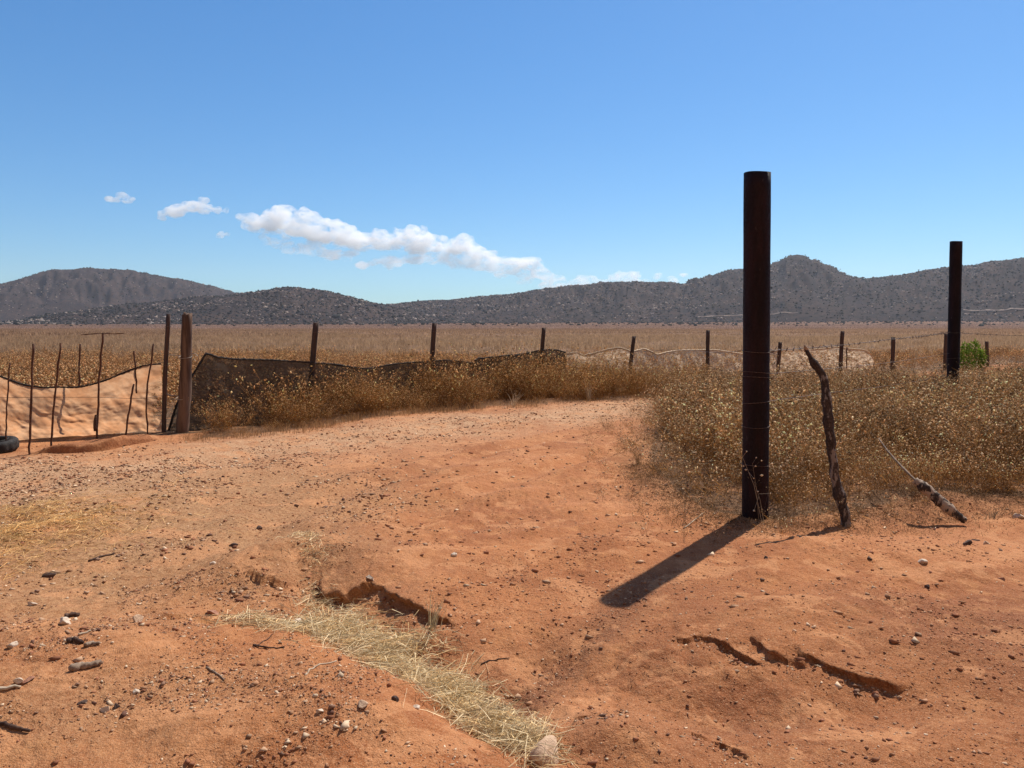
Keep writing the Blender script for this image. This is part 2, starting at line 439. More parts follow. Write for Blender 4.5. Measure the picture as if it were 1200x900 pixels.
np_mesh('ground', V, quads, M_GROUND, soil(x0, y0).astype(np.float32), True)['kind'] = 'structure'

# ------------------------------------------------------------------ hills
def hill(name, prof, r0, W, seed, rough):
    prof = np.array(prof, float)
    az = np.arctan((prof[:, 0] - CX) / (F / math.cos(PITCH)))
    crest = (HOR - prof[:, 1]) / F * np.cos(az) * (r0 + W)
    na, nr = int((az[-1] - az[0]) / .0016) + 2, 110
    A, T = np.meshgrid(np.linspace(az[0], az[-1], na), np.linspace(-.12, 2.2, nr))
    A, T = A.ravel(), T.ravel()
    Rr = r0 + W * T
    warp = rough * fbm(A * 26 + seed, T * 2.2, 4, seed) * np.exp(-((T - .45) / .5) ** 2)
    H = np.interp(A + warp * .02, az, crest) + EYE
    S = np.where(T < 1, np.sin(np.clip(T, -1, 1) * math.pi / 2), np.cos(np.clip(T - 1, 0, 1.2) * math.pi / 2))
    spur = fbm(A * 60, T * 3.2, 5, seed + 9)
    z = H * S * (1 - .18 * np.abs(spur) * np.sin(np.clip(T, 0, 1) * math.pi) * rough) + 1.1 * fbm(A * 240, T * 14, 3, seed + 20) * np.clip(T * 3, 0, 1)
    z = np.where(T < 0, T * 60, z)
    V = np.stack([Rr * np.sin(A), Rr * np.cos(A), z + 2], 1)
    i = np.arange(na - 1)[None] + np.arange(nr - 1)[:, None] * na
    o = np_mesh(name, V, np.stack([i, i + 1, i + 1 + na, i + na], -1).reshape(-1, 4), M_HILL, None, True); o['kind'] = 'structure'
    return o, V.reshape(nr, na, 3)
FARL = [(-420, 366), (-260, 352), (-120, 345), (-40, 338), (0, 333), (35, 325), (70, 318), (110, 315.5), (150, 318), (200, 327), (250, 338), (300, 349), (360, 362), (430, 374), (500, 381)]
NEARL = [(-380, 381), (-150, 381), (-40, 380), (0, 379), (60, 371), (130, 361), (200, 353), (260, 348), (300, 343.5), (330, 338.5), (350, 338.5), (380, 342), (420, 351), (455, 361), (500, 371), (560, 379), (620, 382)]
RANGE = [(250, 381), (330, 375), (400, 366), (450, 357.5), (512, 353), (560, 350), (631, 341), (680, 336), (719, 331.5), (760, 332), (806, 334), (850, 319), (869, 316.5), (890, 316), (903, 312), (925, 302.5), (935, 301), (944, 302.5),
         (962, 312), (987, 323), (1012, 328), (1050, 324.5), (1094, 317), (1169, 307.5), (1200, 304), (1260, 300), (1340, 306), (1450, 318), (1600, 340), (1750, 360)]
hf, Vf = hill('hills', FARL, 2500, 800, 3, 1.0)
hn, Vn = hill('hills', NEARL, 1500, 420, 14, .8)
hr, Vr = hill('hills', RANGE, 1700, 700, 25, 1.2)

def ico(sub=0):
    t = (1 + 5 ** .5) / 2
    v = np.array([(-1, t, 0), (1, t, 0), (-1, -t, 0), (1, -t, 0), (0, -1, t), (0, 1, t), (0, -1, -t), (0, 1, -t), (t, 0, -1), (t, 0, 1), (-t, 0, -1), (-t, 0, 1)], float)
    f = np.array([(0,11,5),(0,5,1),(0,1,7),(0,7,10),(0,10,11),(1,5,9),(5,11,4),(11,10,2),(10,7,6),(7,1,8),(3,9,4),(3,4,2),(3,2,6),(3,6,8),(3,8,9),(4,9,5),(2,4,11),(6,2,10),(8,6,7),(9,8,1)])
    v /= np.linalg.norm(v[0])
    for _ in range(sub):
        e, nf, v = {}, [], list(v)
        def mid(a, b):
            k = (min(a, b), max(a, b))
            if k not in e: m = v[a] + v[b]; v.append(m / np.linalg.norm(m)); e[k] = len(v) - 1
            return e[k]
        for a, b, c in f:
            x, y, z = mid(a, b), mid(b, c), mid(c, a); nf += [(a, x, z), (b, y, x), (c, z, y), (x, y, z)]
        f = np.array(nf); v = np.array(v)
    return v, f

def scatter(temps, which, pos, rot, scl, tint):
    """temps: (V, F, colour) triangles; copies merged into one mesh. scl (n,) or (n,3)."""
    Vs, Fs, Cs, off = [], [], [], 0
    if scl.ndim == 1: scl = np.repeat(scl[:, None], 3, 1)
    for k, (tv, tf, tc) in enumerate(temps):
        s = np.where(which == k)[0]
        if not len(s): continue
        v = tv[None] * scl[s][:, None]
        c, sn = np.cos(rot[s])[:, None], np.sin(rot[s])[:, None]
        v = np.stack([v[..., 0] * c - v[..., 1] * sn, v[..., 0] * sn + v[..., 1] * c, v[..., 2]], -1) + pos[s][:, None]
        Vs.append(v.reshape(-1, 3)); Fs.append((tf[None] + (off + np.arange(len(s)) * len(tv))[:, None, None]).reshape(-1, 3))
        Cs.append(np.clip(tc[None] * tint[s][:, None], 0, 1).reshape(-1, 3)); off += len(s) * len(tv)
    return np.concatenate(Vs), np.concatenate(Fs), np.concatenate(Cs)

# scrub and boulders on the hill sides
def hill_scatter(VV, n, seed, rock):
    r2 = np.random.default_rng(seed); nr, na, _ = VV.shape
    ri = r2.integers(2, int(nr * .56), n); ai = r2.integers(1, na - 1, n)
    p = VV[ri, ai] + np.c_[r2.normal(0, 4, (n, 2)), np.zeros(n)]
    if rock:
        keep = fbm(p[:, 0] * .014, p[:, 1] * .014 + p[:, 2] * .04, 4, seed) > r2.uniform(-.1, .95, n); p = p[keep]
    return p
iv, iff = ico(0); iv1, if1 = ico(1)
r2 = np.random.default_rng(5)
blobs = [(iv1 * (1 + .22 * r2.normal(size=(len(iv1), 1))) * [1, 1, .75], if1, np.ones((len(iv1), 3))) for _ in range(4)]
xq, yq = r2.uniform(-1300, 1400, 3600), 1750 - 950 * r2.beta(1.1, 2.2, 3600); kq = np.abs(xq) < .8 * yq; xq, yq = xq[kq], yq[kq]
pp = np.vstack([np.c_[xq, yq, ground(xq, yq) + .4], hill_scatter(Vf, 9000, 1, 0), hill_scatter(Vn, 13000, 2, 0), hill_scatter(Vr, 26000, 3, 0)]); n = len(pp)
V, Fc, Cc = scatter(blobs, r2.integers(0, 4, n), pp, r2.uniform(0, 6, n), r2.lognormal(.35, .4, n), np.array([.016, .016, .012]) * r2.uniform(.6, 1.5, (n, 1)))
tag(np_mesh('hill_scrub', V, Fc, M_PEBBLE, Cc), 'dark scrub bushes speckling the slopes of all the hills', 'scrub', kind='stuff')
pp = np.vstack([hill_scatter(Vf, 9000, 11, 1), hill_scatter(Vn, 14000, 12, 1), hill_scatter(Vr, 34000, 13, 1)]); n = len(pp)
V, Fc, Cc = scatter(blobs, r2.integers(0, 4, n), pp, r2.uniform(0, 6, n), r2.lognormal(.15, .5, n), np.array([.34, .27, .22]) * r2.uniform(.6, 1.3, (n, 1)))
tag(np_mesh('hill_boulders', V, Fc, M_PEBBLE, Cc), 'pale boulders dotted over the slopes of all the hills', 'boulders', kind='stuff')

# pale dirt tracks at the foot of the range
M_TRACK = simple('pale_track', (.20, .145, .11), (.30, .22, .17), .08, .95)
def track(pxs, row, wid):
    nr, na, _ = Vr.shape; az0 = math.atan2(Vr[0, 0, 0], Vr[0, 0, 1]); az1 = math.atan2(Vr[0, -1, 0], Vr[0, -1, 1]); P = []
    a = np.arctan((np.linspace(*pxs, 70) - CX) / (F / math.cos(PITCH)))
    ai = np.clip(((a - az0) / (az1 - az0) * (na - 1)).round().astype(int), 0, na - 1)
    rr = row + .12 * vn(np.arange(70) * .13, np.zeros(70), 4)
    r_lo = np.floor(rr).astype(int); f = (rr - r_lo)[:, None]
    c = Vr[r_lo, ai] * (1 - f) + Vr[r_lo + 1, ai] * f
    r_hi = rr + wid * (0.6 + .4 * vn(np.arange(70) * .3, np.ones(70), 9)); r_l2 = np.floor(r_hi).astype(int); f = (r_hi - r_l2)[:, None]
    d = Vr[r_l2, ai] * (1 - f) + Vr[r_l2 + 1, ai] * f
    V = np.vstack([c + [0, 0, 2.2], d + [0, 0, 2.6]]); i = np.arange(69)
    np_mesh('dirt_road', V, np.stack([i, i + 1, i + 71, i + 70], 1), M_TRACK)['kind'] = 'structure'
track((818, 934), 9.7, .40)
track((1128, 1230), 11.2, .45)

# ------------------------------------------------------------------ dry plants
class Tri:
    def __init__(s): s.V, s.F, s.C, s.n = [], [], [], 0
    def add(s, v, f, c):
        v = np.asarray(v, float); s.V.append(v); s.F.append(np.asarray(f) + s.n); s.n += len(v)
        c = np.asarray(c, float); s.C.append(np.repeat(c[None], len(v), 0) if c.ndim == 1 else c)
    def ribbon(s, pts, w0, w1, c, r):
        pts = np.asarray(pts, float); k = len(pts); side = r.normal(size=3); t = pts[-1] - pts[0]; side = np.cross(side, t); side /= np.linalg.norm(side) + 1e-9
        w = np.linspace(w0, w1, k)[:, None] * .5
        v = np.vstack([pts - side * w, pts + side * w]); i = np.arange(k - 1)
        s.add(v, np.vstack([np.stack([i, i + 1, i + k], 1), np.stack([i + 1, i + k + 1, i + k], 1)]), c)
    def head(s, p, rad, c, r, tall=1.3):
        v = np.array([(0, 0, tall), (1, 0, 0), (-.5, .87, 0), (-.5, -.87, 0), (0, 0, -tall)]) * rad
        q = r.normal(size=(3, 3)); q, _ = np.linalg.qr(q)
        s.add(v @ q.T + p, [(0, 1, 2), (0, 2, 3), (0, 3, 1), (4, 2, 1), (4, 3, 2), (4, 1, 3)], c)
    def get(s): return np.vstack(s.V), np.vstack(s.F), np.vstack(s.C)

STEM, HEAD, LEAF, PALE = np.array([.29, .150, .060]), np.array([.86, .60, .37]), np.array([.36, .170, .052]), np.array([.90, .72, .50])

def weed(seed, h=.75, spread=.22, stems=9, heads=6, leaf=24, hr=.0080, wid=.0034):
    r = np.random.default_rng(seed); T = Tri()
    for _ in range(stems):
        a, l = r.uniform(0, 6.28), r.uniform(.55, 1.0) * h
        lean = r.uniform(.05, .85) * spread / .22
        b = np.r_[r.normal(0, .035, 2), 0]
        d = np.array([math.cos(a) * lean, math.sin(a) * lean, 1]); 
        pts = np.array([b + d * l * t + np.r_[np.array([math.cos(a), math.sin(a)]) * .12 * t * t * l, -.05 * t * t * l] + np.r_[r.normal(0, .008, 3)] * (t > 0) for t in (0, .35, .7, 1)])
        c = STEM * r.uniform(.45, 1.2)
        T.ribbon(pts, wid, wid * .5, c, r)
        for k in range(heads):
            t = r.uniform(.22, 1) ** .8; q = pts[1] * 0; j = min(int(t * 3), 2); q = pts[j] + (pts[j + 1] - pts[j]) * (t * 3 - j if t < 1 else 1)
            e = q + np.array([r.normal(0, .5), r.normal(0, .5), r.uniform(.5, 1.2)]) * r.uniform(.05, .15)
            T.ribbon([q, (q + e) / 2 + r.normal(0, .006, 3), e], wid * .55, wid * .35, c * 1.15, r)
            hc = (HEAD if r.random() < .7 else PALE) * (r.uniform(.7, 1.25) if r.random() < .6 else r.uniform(.25, .6))
            if r.random() < .85: T.head(e, hr * r.uniform(.5, 1.4), hc, r, 1.9)
    for _ in range(leaf):
        a, z = r.uniform(0, 6.28), r.uniform(0, .55) * h
        p = np.array([math.cos(a), math.sin(a), 0]) * r.uniform(0, spread * .7) + [0, 0, z]
        d = np.array([math.cos(a) * .8, math.sin(a) * .8, r.uniform(-.6, .9)]) * r.uniform(.06, .2)
        T.ribbon([p, p + d * .55 + [0, 0, .01], p + d], r.uniform(.004, .011), .002, LEAF * r.uniform(.45, 1.3), r)
    return T.get()

def grass(seed, h=.5, n=14, spread=.12, wid=.006, col=None):
    r = np.random.default_rng(seed); T = Tri(); col = np.array([.46, .32, .16]) if col is None else col
    for _ in range(n):
        a, l = r.uniform(0, 6.28), h * r.uniform(.4, 1); le = r.uniform(.05, .6)
        b = np.r_[r.normal(0, spread * .4, 2), 0]; o = np.array([math.cos(a), math.sin(a), 0]) * le * l
        T.ribbon([b, b + o * .35 + [0, 0, l * .6], b + o + [0, 0, l * (1 - .25 * le)]], wid, wid * .25, col * r.uniform(.5, 1.3), r)
    return T.get()

def place(n, box, test, rr):
    x = rr.uniform(box[0], box[1], n); y = rr.uniform(box[2], box[3], n); m = test(x, y); return x[m], y[m]

rr = np.random.default_rng(77)
DENSE = [weed(k, .78, .26, 9, 11, 30) for k in range(5)] + [weed(20 + k, .62, .26, 8, 11, 30) for k in range(3)]
MIDW = [weed(40 + k, .75, .26, 6, 8, 6, .0135, .006) for k in range(5)]
# patch round the two big posts
def t_patch(x, y):
    d, _ = poly_dist(x, y, P2(NEAR_EDGE))
    return in_poly(x, y, RIGHT_PATCH) & (-d * 0 + np.abs(d) > .0 + .25 * vn(x * 2.2, y * 2.2, 3)) & (rr.random(x.shape) < .18 + .82 * sstep(.1, 1.1, (np.abs(d) + .45 * vn(x * 1.3, y * 1.3, 6)) * np.where(x > 2.1, 3.0, .62))) & (y < 17)
x, y = place(7600, (1.2, 16, 5.5, 17), t_patch, rr)
dpost = np.hypot(x - gp(884, 606)[0], y - gp(884, 606)[1]); k = dpost > .2; x, y = x[k], y[k]
de, _ = poly_dist(x, y, P2(NEAR_EDGE)); n = len(x)
sc_ = rr.uniform(.65, 1.12, n) * (np.where(x > 2.1, .55, .36) + np.where(x > 2.1, .45, .64) * sstep(0, .95, np.abs(de) * np.where(x > 2.1, 1.6, .42) + .3 * (x > 2.1))) * (.88 + .3 * fbm(x * .8, y * .8, 3, 8))
V, Fc, Cc = scatter(DENSE, rr.integers(0, 8, n), np.c_[x, y, ground(x, y) - .01], rr.uniform(0, 6.28, n), sc_ * rr.choice([1, 1, 1, .8, 1.15], n), np.array([1, .97, .94]) * rr.uniform(.55, 1.3, (n, 1)) * (1 + .28 * fbm(x * .9, y * .9, 3, 55))[:, None])
G1 = (V, Fc, Cc)
x, y = place(1100, (1.2, 12, 5.5, 12), lambda x, y: in_poly(x, y, RIGHT_PATCH) & (np.abs(poly_dist(x, y, P2(NEAR_EDGE))[0]) > .25), rr); n = len(x)
LIT = [grass(80 + k, .24, 16, .26, .006, np.array([.33, .165, .06])) for k in range(4)]
V, Fc, Cc = scatter(LIT, rr.integers(0, 4, n), np.c_[x, y, ground(x, y) - .01], rr.uniform(0, 6.28, n), rr.uniform(.5, 1.2, n), rr.uniform(.6, 1.15, (n, 1)) * np.ones(3))
def cat(*gs):
    off, a, b, c = 0, [], [], []
    for V, Fq, Cq in gs: a.append(V); b.append(Fq + off); c.append(Cq); off += len(V)
    return np.concatenate(a), np.concatenate(b), np.concatenate(c)
G1 = cat(G1, (V, Fc, Cc))
TALL = [weed(240 + k, 1.0, .16, 3, 5, 0, .008, .0036) for k in range(5)]
x, y = place(900, (1.2, 15, 5.6, 16), lambda x, y: in_poly(x, y, RIGHT_PATCH) & (np.abs(poly_dist(x, y, P2(NEAR_EDGE))[0]) > .5), rr); n = len(x)
G1 = cat(G1, scatter(TALL, rr.integers(0, 5, n), np.c_[x, y, ground(x, y) - .01], rr.uniform(0, 6.28, n), rr.uniform(.7, 1.1, n), rr.uniform(.8, 1.3, (n, 1)) * np.ones(3)))
SHORT = [weed(220 + k, .34, .30, 6, 5, 9, .008, .003) for k in range(5)]
x, y = place(3000, (.8, 8, 5.2, 14), lambda x, y: np.exp(-(poly_dist(x, y, P2(NEAR_EDGE))[0] / np.where(x < 2.4, .75, .28)) ** 2) * .55 > rr.random(x.shape), rr); n = len(x)
k = np.hypot(x - gp(884, 606)[0], y - gp(884, 606)[1]) > .3; x, y = x[k], y[k]; n = len(x)
inside = in_poly(x, y, RIGHT_PATCH); sl = rr.uniform(.35, 1.2, n) * np.where(inside, 1, .55)
G1 = cat(G1, scatter(SHORT, rr.integers(0, 5, n), np.c_[x, y, ground(x, y) - .01], rr.uniform(0, 6.28, n), sl, rr.uniform(.7, 1.2, (n, 1)) * np.ones(3)))
tag(np_mesh('weeds', *G1[:2], M_WEED, G1[2]), 'tall dry weeds with pale seed heads round the two big pipe posts', 'weeds', kind='stuff')

# strip in front of the netting
def t_strip(x, y): return in_poly(x, y, STRIP)
RUST = [weed(60 + k, .88, .32, 10, 11, 36, .0088, .0042) for k in range(6)]
x, y = place(6500, (-6, 6, 10, 21), t_strip, rr); n = len(x)
de, te = poly_dist(x, y, _re); clump = fbm(x * 1.1, y * 1.1, 3, 44)
k = (np.abs(de) > .12) & (clump > -.75); x, y, de, te, clump = x[k], y[k], de[k], te[k], clump[k]; n = len(x)
sc_ = rr.uniform(.6, 1.1, n) * (.35 + .65 * sstep(0, .65, np.abs(de))) * (.78 + .50 * clump) * np.interp(te, [0, .12, .3, .5, .75, 1], [.95, .95, 1.05, .9, 1.15, .8])
V, Fc, Cc = scatter(RUST, rr.integers(0, 6, n), np.c_[x, y, ground(x, y) - .01], rr.uniform(0, 6.28, n), sc_, np.array([1.05, .93, .76]) * rr.uniform(.55, 1.35, (n, 1)))
x, y = place(5200, (-6, 6, 10, 21), lambda x, y: np.abs(poly_dist(x, y, _re)[0]) < .38, rr); n = len(x)
FRI = [grass(90 + k, .15, 16, .2, .005, np.array([.38, .215, .10])) for k in range(4)]
G2 = cat((V, Fc, Cc), scatter(FRI, rr.integers(0, 4, n), np.c_[x, y, ground(x, y) - .01], rr.uniform(0, 6.28, n), rr.uniform(.4, 1.3, n), rr.uniform(.6, 1.15, (n, 1)) * np.ones(3)))
tag(np_mesh('weeds', *G2[:2], M_WEED, G2[2]), 'rusty brown bushy weeds along the foot of the netting fence', 'weeds', kind='stuff')

# open field behind the fence
def t_field(x, y): return (behind_fence(x, y) > np.where(x < -4.6, 1.25, .25)) & (np.abs(x) < .85 * y + 2)
gs = []
x, y = place(21000, (-32, 40, 10.5, 36), lambda x, y: (t_field(x, y) | (in_poly(x, y, RIGHT_PATCH) & (y > 16.5))) & (y < 36), rr)
k = rr.random(len(x)) < np.interp(y, [10, 20, 36], [1, .8, .45]); x, y = x[k], y[k]; n = len(x)
tone = np.where(behind_fence(x, y)[:, None] > 0, np.array([1.12, .98, .84]), np.array([1, .95, .9]))
gs.append(scatter(MIDW, rr.integers(0, 5, n), np.c_[x, y, ground(x, y) - .01], rr.uniform(0, 6.28, n), rr.uniform(.55, 1.1, n) * (.85 + .25 * fbm(x * .2, y * .2, 2, 4)), tone * rr.uniform(.6, 1.1, (n, 1))))
FAR = [grass(110 + k, .62, 12, .55, .022, np.array([.48, .325, .20])) for k in range(6)]
x, y = place(52000, (-110, 120, 30, 130), lambda x, y: t_field(x, y), rr)
k = rr.random(len(x)) < np.interp(y, [30, 60, 130], [1, .9, .5]); x, y = x[k], y[k]; n = len(x)
gs.append(scatter(FAR, rr.integers(0, 6, n), np.c_[x, y, ground(x, y) - .02], rr.uniform(0, 6.28, n), rr.uniform(.7, 1.25, n) * (.85 + .3 * fbm(x * .07, y * .07, 2, 4)), np.array([1, .96, .92]) * rr.uniform(.6, 1.15, (n, 1))))
FAR2 = [grass(130 + k, .55, 12, 2.6, .10, np.array([.43, .285, .18])) for k in range(6)]
x, y = place(60000, (-520, 560, 110, 620), lambda x, y: t_field(x, y), rr); n = len(x)
gs.append(scatter(FAR2, rr.integers(0, 6, n), np.c_[x, y, ground(x, y) - .02], rr.uniform(0, 6.28, n), np.c_[rr.uniform(.7, 1.6, (n, 2)), rr.uniform(.4, 1.1, n) * (1 + .4 * fbm(x * .02, y * .02, 2, 4))], np.array([1, .94, .9]) * rr.uniform(.65, 1.15, (n, 1)) * (1 + .22 * fbm(x * .006, y * .03, 3, 14))[:, None]))
FAR3 = [grass(160 + k, .9, 14, 9, .5, np.array([.46, .315, .24])) for k in range(5)]
x, y = place(42000, (-1300, 1350, 560, 1560), lambda x, y: t_field(x, y), rr); n = len(x)
gs.append(scatter(FAR3, rr.integers(0, 5, n), np.c_[x, y, ground(x, y) - .02], rr.uniform(0, 6.28, n), np.c_[rr.uniform(.7, 1.6, (n, 2)), rr.uniform(.5, 1.1, n)], np.array([1, .95, .92]) * rr.uniform(.7, 1.15, (n, 1)) * (1 + .2 * fbm(x * .003, y * .02, 3, 14))[:, None]))
G3 = cat(*gs)
tag(np_mesh('grass', *G3[:2], M_WEED, G3[2]), 'wide field of dry brown grass and weeds stretching to the hills', 'grass', kind='stuff')

# sparse sprouts and litter on the bare soil near the patch
x, y = place(15000, (.9, 7, 4.8, 8.5), lambda x, y: np.exp(-((poly_dist(x, y, P2(NEAR_EDGE))[0] + .12) / (.28 + .2 * sstep(2.6, 3.6, x))) ** 2) > rr.random(x.shape) * 1.1, rr); n = len(x)
LT = [grass(150 + k, .12, 14, .24, .004, np.array([.26, .15, .075])) for k in range(4)]
for v, f, c in LT: v[:, 2] *= .16
G4 = scatter(LT, rr.integers(0, 4, n), np.c_[x, y, ground(x, y) + .002], rr.uniform(0, 6.28, n), rr.uniform(.5, 1.3, n), rr.uniform(.4, 1.15, (n, 1)) * np.ones(3))
tag(np_mesh('plant_litter', *G4[:2], M_WEED, G4[2]), 'flattened dry plant litter along the bare edge of the weeds', 'plant litter', kind='stuff')

# ------------------------------------------------------------------ straw
def straw(pts_xy, zadd, lens, seed, flat=.25, dirv=None, col=np.array([.92, .72, .43])):
    r = np.random.default_rng(seed); T = Tri(); z = ground(pts_xy[:, 0], pts_xy[:, 1])
    for (px, py), zz, za in zip(pts_xy, z, zadd):
        l = r.uniform(*lens); a = r.uniform(0, 6.28) if dirv is None else r.normal(dirv, .75)
        d = np.array([math.cos(a), math.sin(a), r.normal(0, flat)]) * l * .5
        c = np.array([px, py, zz + za]); b = np.r_[r.normal(0, .014, 2), r.normal(.004, .012)]
        T.ribbon([c - d, c + b, c + d], r.uniform(.0022, .0042), .0018, col * r.uniform(.3, 1.2) * (np.array([1, .9, .75]) if r.random() < .3 else 1), r)
    return T.get()
n = 7200
t = rr.beta(2.6, 1.6, n); L = np.r_[0, np.cumsum(np.hypot(*np.diff(GULLY, axis=0).T))]; L /= L[-1]
t = .26 + .66 * t
cx_, cy_ = np.interp(t, L, GULLY[:, 0]), np.interp(t, L, GULLY[:, 1])
wd = np.interp(t, [.2, .4, .6, .75, .95], [.08, .22, .27, .2, .08])
o = rr.normal(0, .5, (n, 2)) * wd[:, None]; pts = np.c_[cx_, cy_] + o
hump = .11 * (1 + .7 * fbm(pts[:, 0] * 6, pts[:, 1] * 6, 2, 98)).clip(.1, 2) * np.exp(-(np.hypot(*o.T) / (wd * .8)) ** 2) * sstep(.25, .5, t) * (1 - .5 * sstep(.8, .95, t))
ex = P2([(255, 737), (330, 742), (420, 738)]); m_ = 1700; te_ = rr.random(m_) * 2; ei = te_.astype(int)
tri = P2([(248, 738), (395, 722), (480, 775)]); qa = np.sqrt(rr.random((m_, 1))); qb = rr.random((m_, 1))
pts = np.vstack([pts, tri[0] * (1 - qa) + tri[1] * qa * (1 - qb) + tri[2] * qa * qb + rr.normal(0, .06, (m_, 2))]); hump = np.r_[hump, np.full(m_, .02)]; n += m_
kk = fbm(pts[:, 0] * 5, pts[:, 1] * 5, 3, 97) > rr.uniform(-1.3, .45, n); pts, hump = pts[kk], hump[kk]; n = len(pts)
S1 = straw(pts, rr.uniform(0, 1, n) * hump + .004, (.07, .24), 3, .22)
tag(np_mesh('straw', *S1[:2], M_STRAW, S1[2]), 'heap of pale straw lying along the bottom of the eroded gully', 'straw', kind='stuff')
c0 = gp(14, 632); n = 5200
pts = c0[:2] + rr.normal(0, 1, (n, 2)) * [.42, .60]
S2 = straw(pts, rr.uniform(0, .05, n) * (fbm(pts[:, 0] * 4, pts[:, 1] * 4, 2, 8) > 0), (.05, .18), 4, .2, None, np.array([.95, .62, .28]))
tag(np_mesh('straw', *S2[:2], M_STRAW, S2[2]), 'thin patch of golden straw scattered on the gravelly bank', 'straw', kind='stuff')
c0 = P2([(352, 640), (375, 672)]); n = 260; tt = rr.random(n)[:, None]
pts = c0[0] + (c0[1] - c0[0]) * tt + rr.normal(0, .06, (n, 2))
S3a = straw(pts, rr.uniform(0, .02, n), (.04, .12), 5, .2)
tag(np_mesh('straw', *S3a[:2], M_STRAW, S3a[2]), 'few straw bits in the narrow head of the gully', 'straw', kind='stuff')

# one tuft of stiff dry stalks at the end of the undercut ledge, and others that stand alone
def plant(name, px, py, h, n, label, cat_, seed, lean=.45, col=np.array([.60, .48, .28]), heads=0, bend=0, wid=.0045):
    r = np.random.default_rng(seed); T = Tri(); g = gp(px, py); z = gz(g[0], g[1])
    for _ in range(n):
        a = r.uniform(0, 6.28); l = h * r.uniform(.5, 1); le = lean * r.uniform(.2, 1); o = np.array([math.cos(a) * le + bend, math.sin(a) * le * .6, 0]) * l
        b = np.r_[r.normal(0, .02, 2), -.01]; c = col * r.uniform(.6, 1.15)
        p = [b, b + o * .4 + [0, 0, l * .55], b + o + [0, 0, l]]
        T.ribbon(p, wid, wid * .4, c, r)
        for _ in range(heads):
            q = p[1] + (p[2] - p[1]) * r.uniform(.2, 1); e = q + r.normal(0, .05, 3) + [0, 0, .04]
            T.ribbon([q, (q + e) / 2, e], wid * .6, wid * .4, c, r); T.head(e, r.uniform(.006, .011), PALE * r.uniform(.8, 1.1), r)
    V, Fq, Cq = T.get(); o = np_mesh(name, V, Fq, M_STRAW, Cq); o.location = (g[0], g[1], z)
    return tag(o, label, cat_)
plant('dry_tuft', 507, 733, .22, 26, 'pale tuft of stiff straw stalks leaning over the undercut gully edge', 'dry tuft', 1, .5, bend=.25)
plant('dry_tuft', 446, 738, .12, 12, 'short upright straw stalks beside the stones of the gully', 'dry tuft', 2, .7)
plant('dry_tuft', 748, 546, .22, 40, 'low brown dead bushlet standing alone on the bare road', 'dry tuft', 3, .8, np.array([.30, .18, .09]))
plant('thistle_sprig', 884, 606, .62, 5, 'dry sprig with white seed heads rising before the big pipe post', 'thistle', 4, .35, np.array([.42, .32, .22]), 4).location.y -= .2
plant('dry_tuft', 1163, 600, .10, 30, 'small grey dead plant by the stones at the weed edge', 'dry tuft', 6, .9, np.array([.34, .26, .17]))
plant('dry_tuft', 1118, 478, 1.0, 4, 'curling pale dead stems at the foot of the farther pipe post', 'dead plant', 9, .5, np.array([.62, .50, .34]), 2, .1, .007)
plant('dry_tuft', 690, 470, .45, 24, 'bleached leafless twigs at the foot of the pale netting', 'dry tuft', 12, .8, np.array([.52, .42, .30]), 0, 0, .008)
plant('dry_tuft', 602, 476, .42, 18, 'whitish dead stalks low against the rusty weeds', 'dry tuft', 14, .8, np.array([.58, .46, .32]), 0, 0, .007)

# green bush
def green_bush():
    r = np.random.default_rng(8); T = Tri(); c = at(1139, 412, 21.5); c = np.array([c[0], c[1], 0])
    for _ in range(1500):
        d = r.normal(size=3); d /= np.linalg.norm(d); d *= r.uniform(.55, 1) ** .5
        p = np.array([d[0] * .36, d[1] * .34, .62 + d[2] * .46 + .1 * math.sin(d[0] * 9)]); a = r.normal(size=3) * .05 + [0, 0, .03]
        T.ribbon([p, p + a * .6, p + a], .028, .006, np.array([.15, .22, .030]) * r.uniform(.5, 1.3), r)
    for _ in range(14):
        d = r.normal(0, .26, 2); T.ribbon([[0, 0, 0], [d[0] * .4, d[1] * .4, .4], [d[0], d[1], .9]], .02, .006, [.12, .09, .04], r)
    V, Fq, Cq = T.get(); o = np_mesh('green_bush', V, Fq, M_GREEN, Cq); o.location = (c[0], c[1], gz(c[0], c[1]))
    tag(o, 'bright yellow green bush behind the farther pipe post', 'bush')
green_bush()

# ------------------------------------------------------------------ gravel
peb = []
for k in range(6):
    r2 = np.random.default_rng(300 + k); v = np.array([(1, 0, 0), (0, 1, 0), (-1, 0, 0), (0, -1, 0), (.3, .2, 1), (0, 0, -1)], float) + r2.normal(0, .28, (6, 3)); v *= [1, r2.uniform(.55, 1), r2.uniform(.3, .65)]
    f = np.array([(0, 1, 4), (1, 2, 4), (2, 3, 4), (3, 0, 4), (1, 0, 5), (2, 1, 5), (3, 2, 5), (0, 3, 5)])
    peb.append((v, f, np.ones((6, 3))))
def pebbles(n, box, dens, size, seed):
    r = np.random.default_rng(seed); x = r.uniform(box[0], box[1], n); y = r.uniform(box[2], box[3], n)
    k = r.random(n) < dens(x, y); x, y = x[k], y[k]; n = len(x)
    s = np.clip(size * r.lognormal(-.12, .72, n), .0016, .026)
    base = np.array([[.30, .12, .06], [.44, .26, .15], [.66, .47, .30], [.15, .07, .045], [.24, .13, .08], [.40, .20, .10]])[r.choice(6, n, p=[.32, .2, .17, .07, .08, .16])]
    z = ground(x, y)
    return scatter(peb, r.integers(0, 6, n), np.c_[x, y, z + s * .12], r.uniform(0, 6.28, n), s, base * r.uniform(.7, 1.2, (n, 1)))
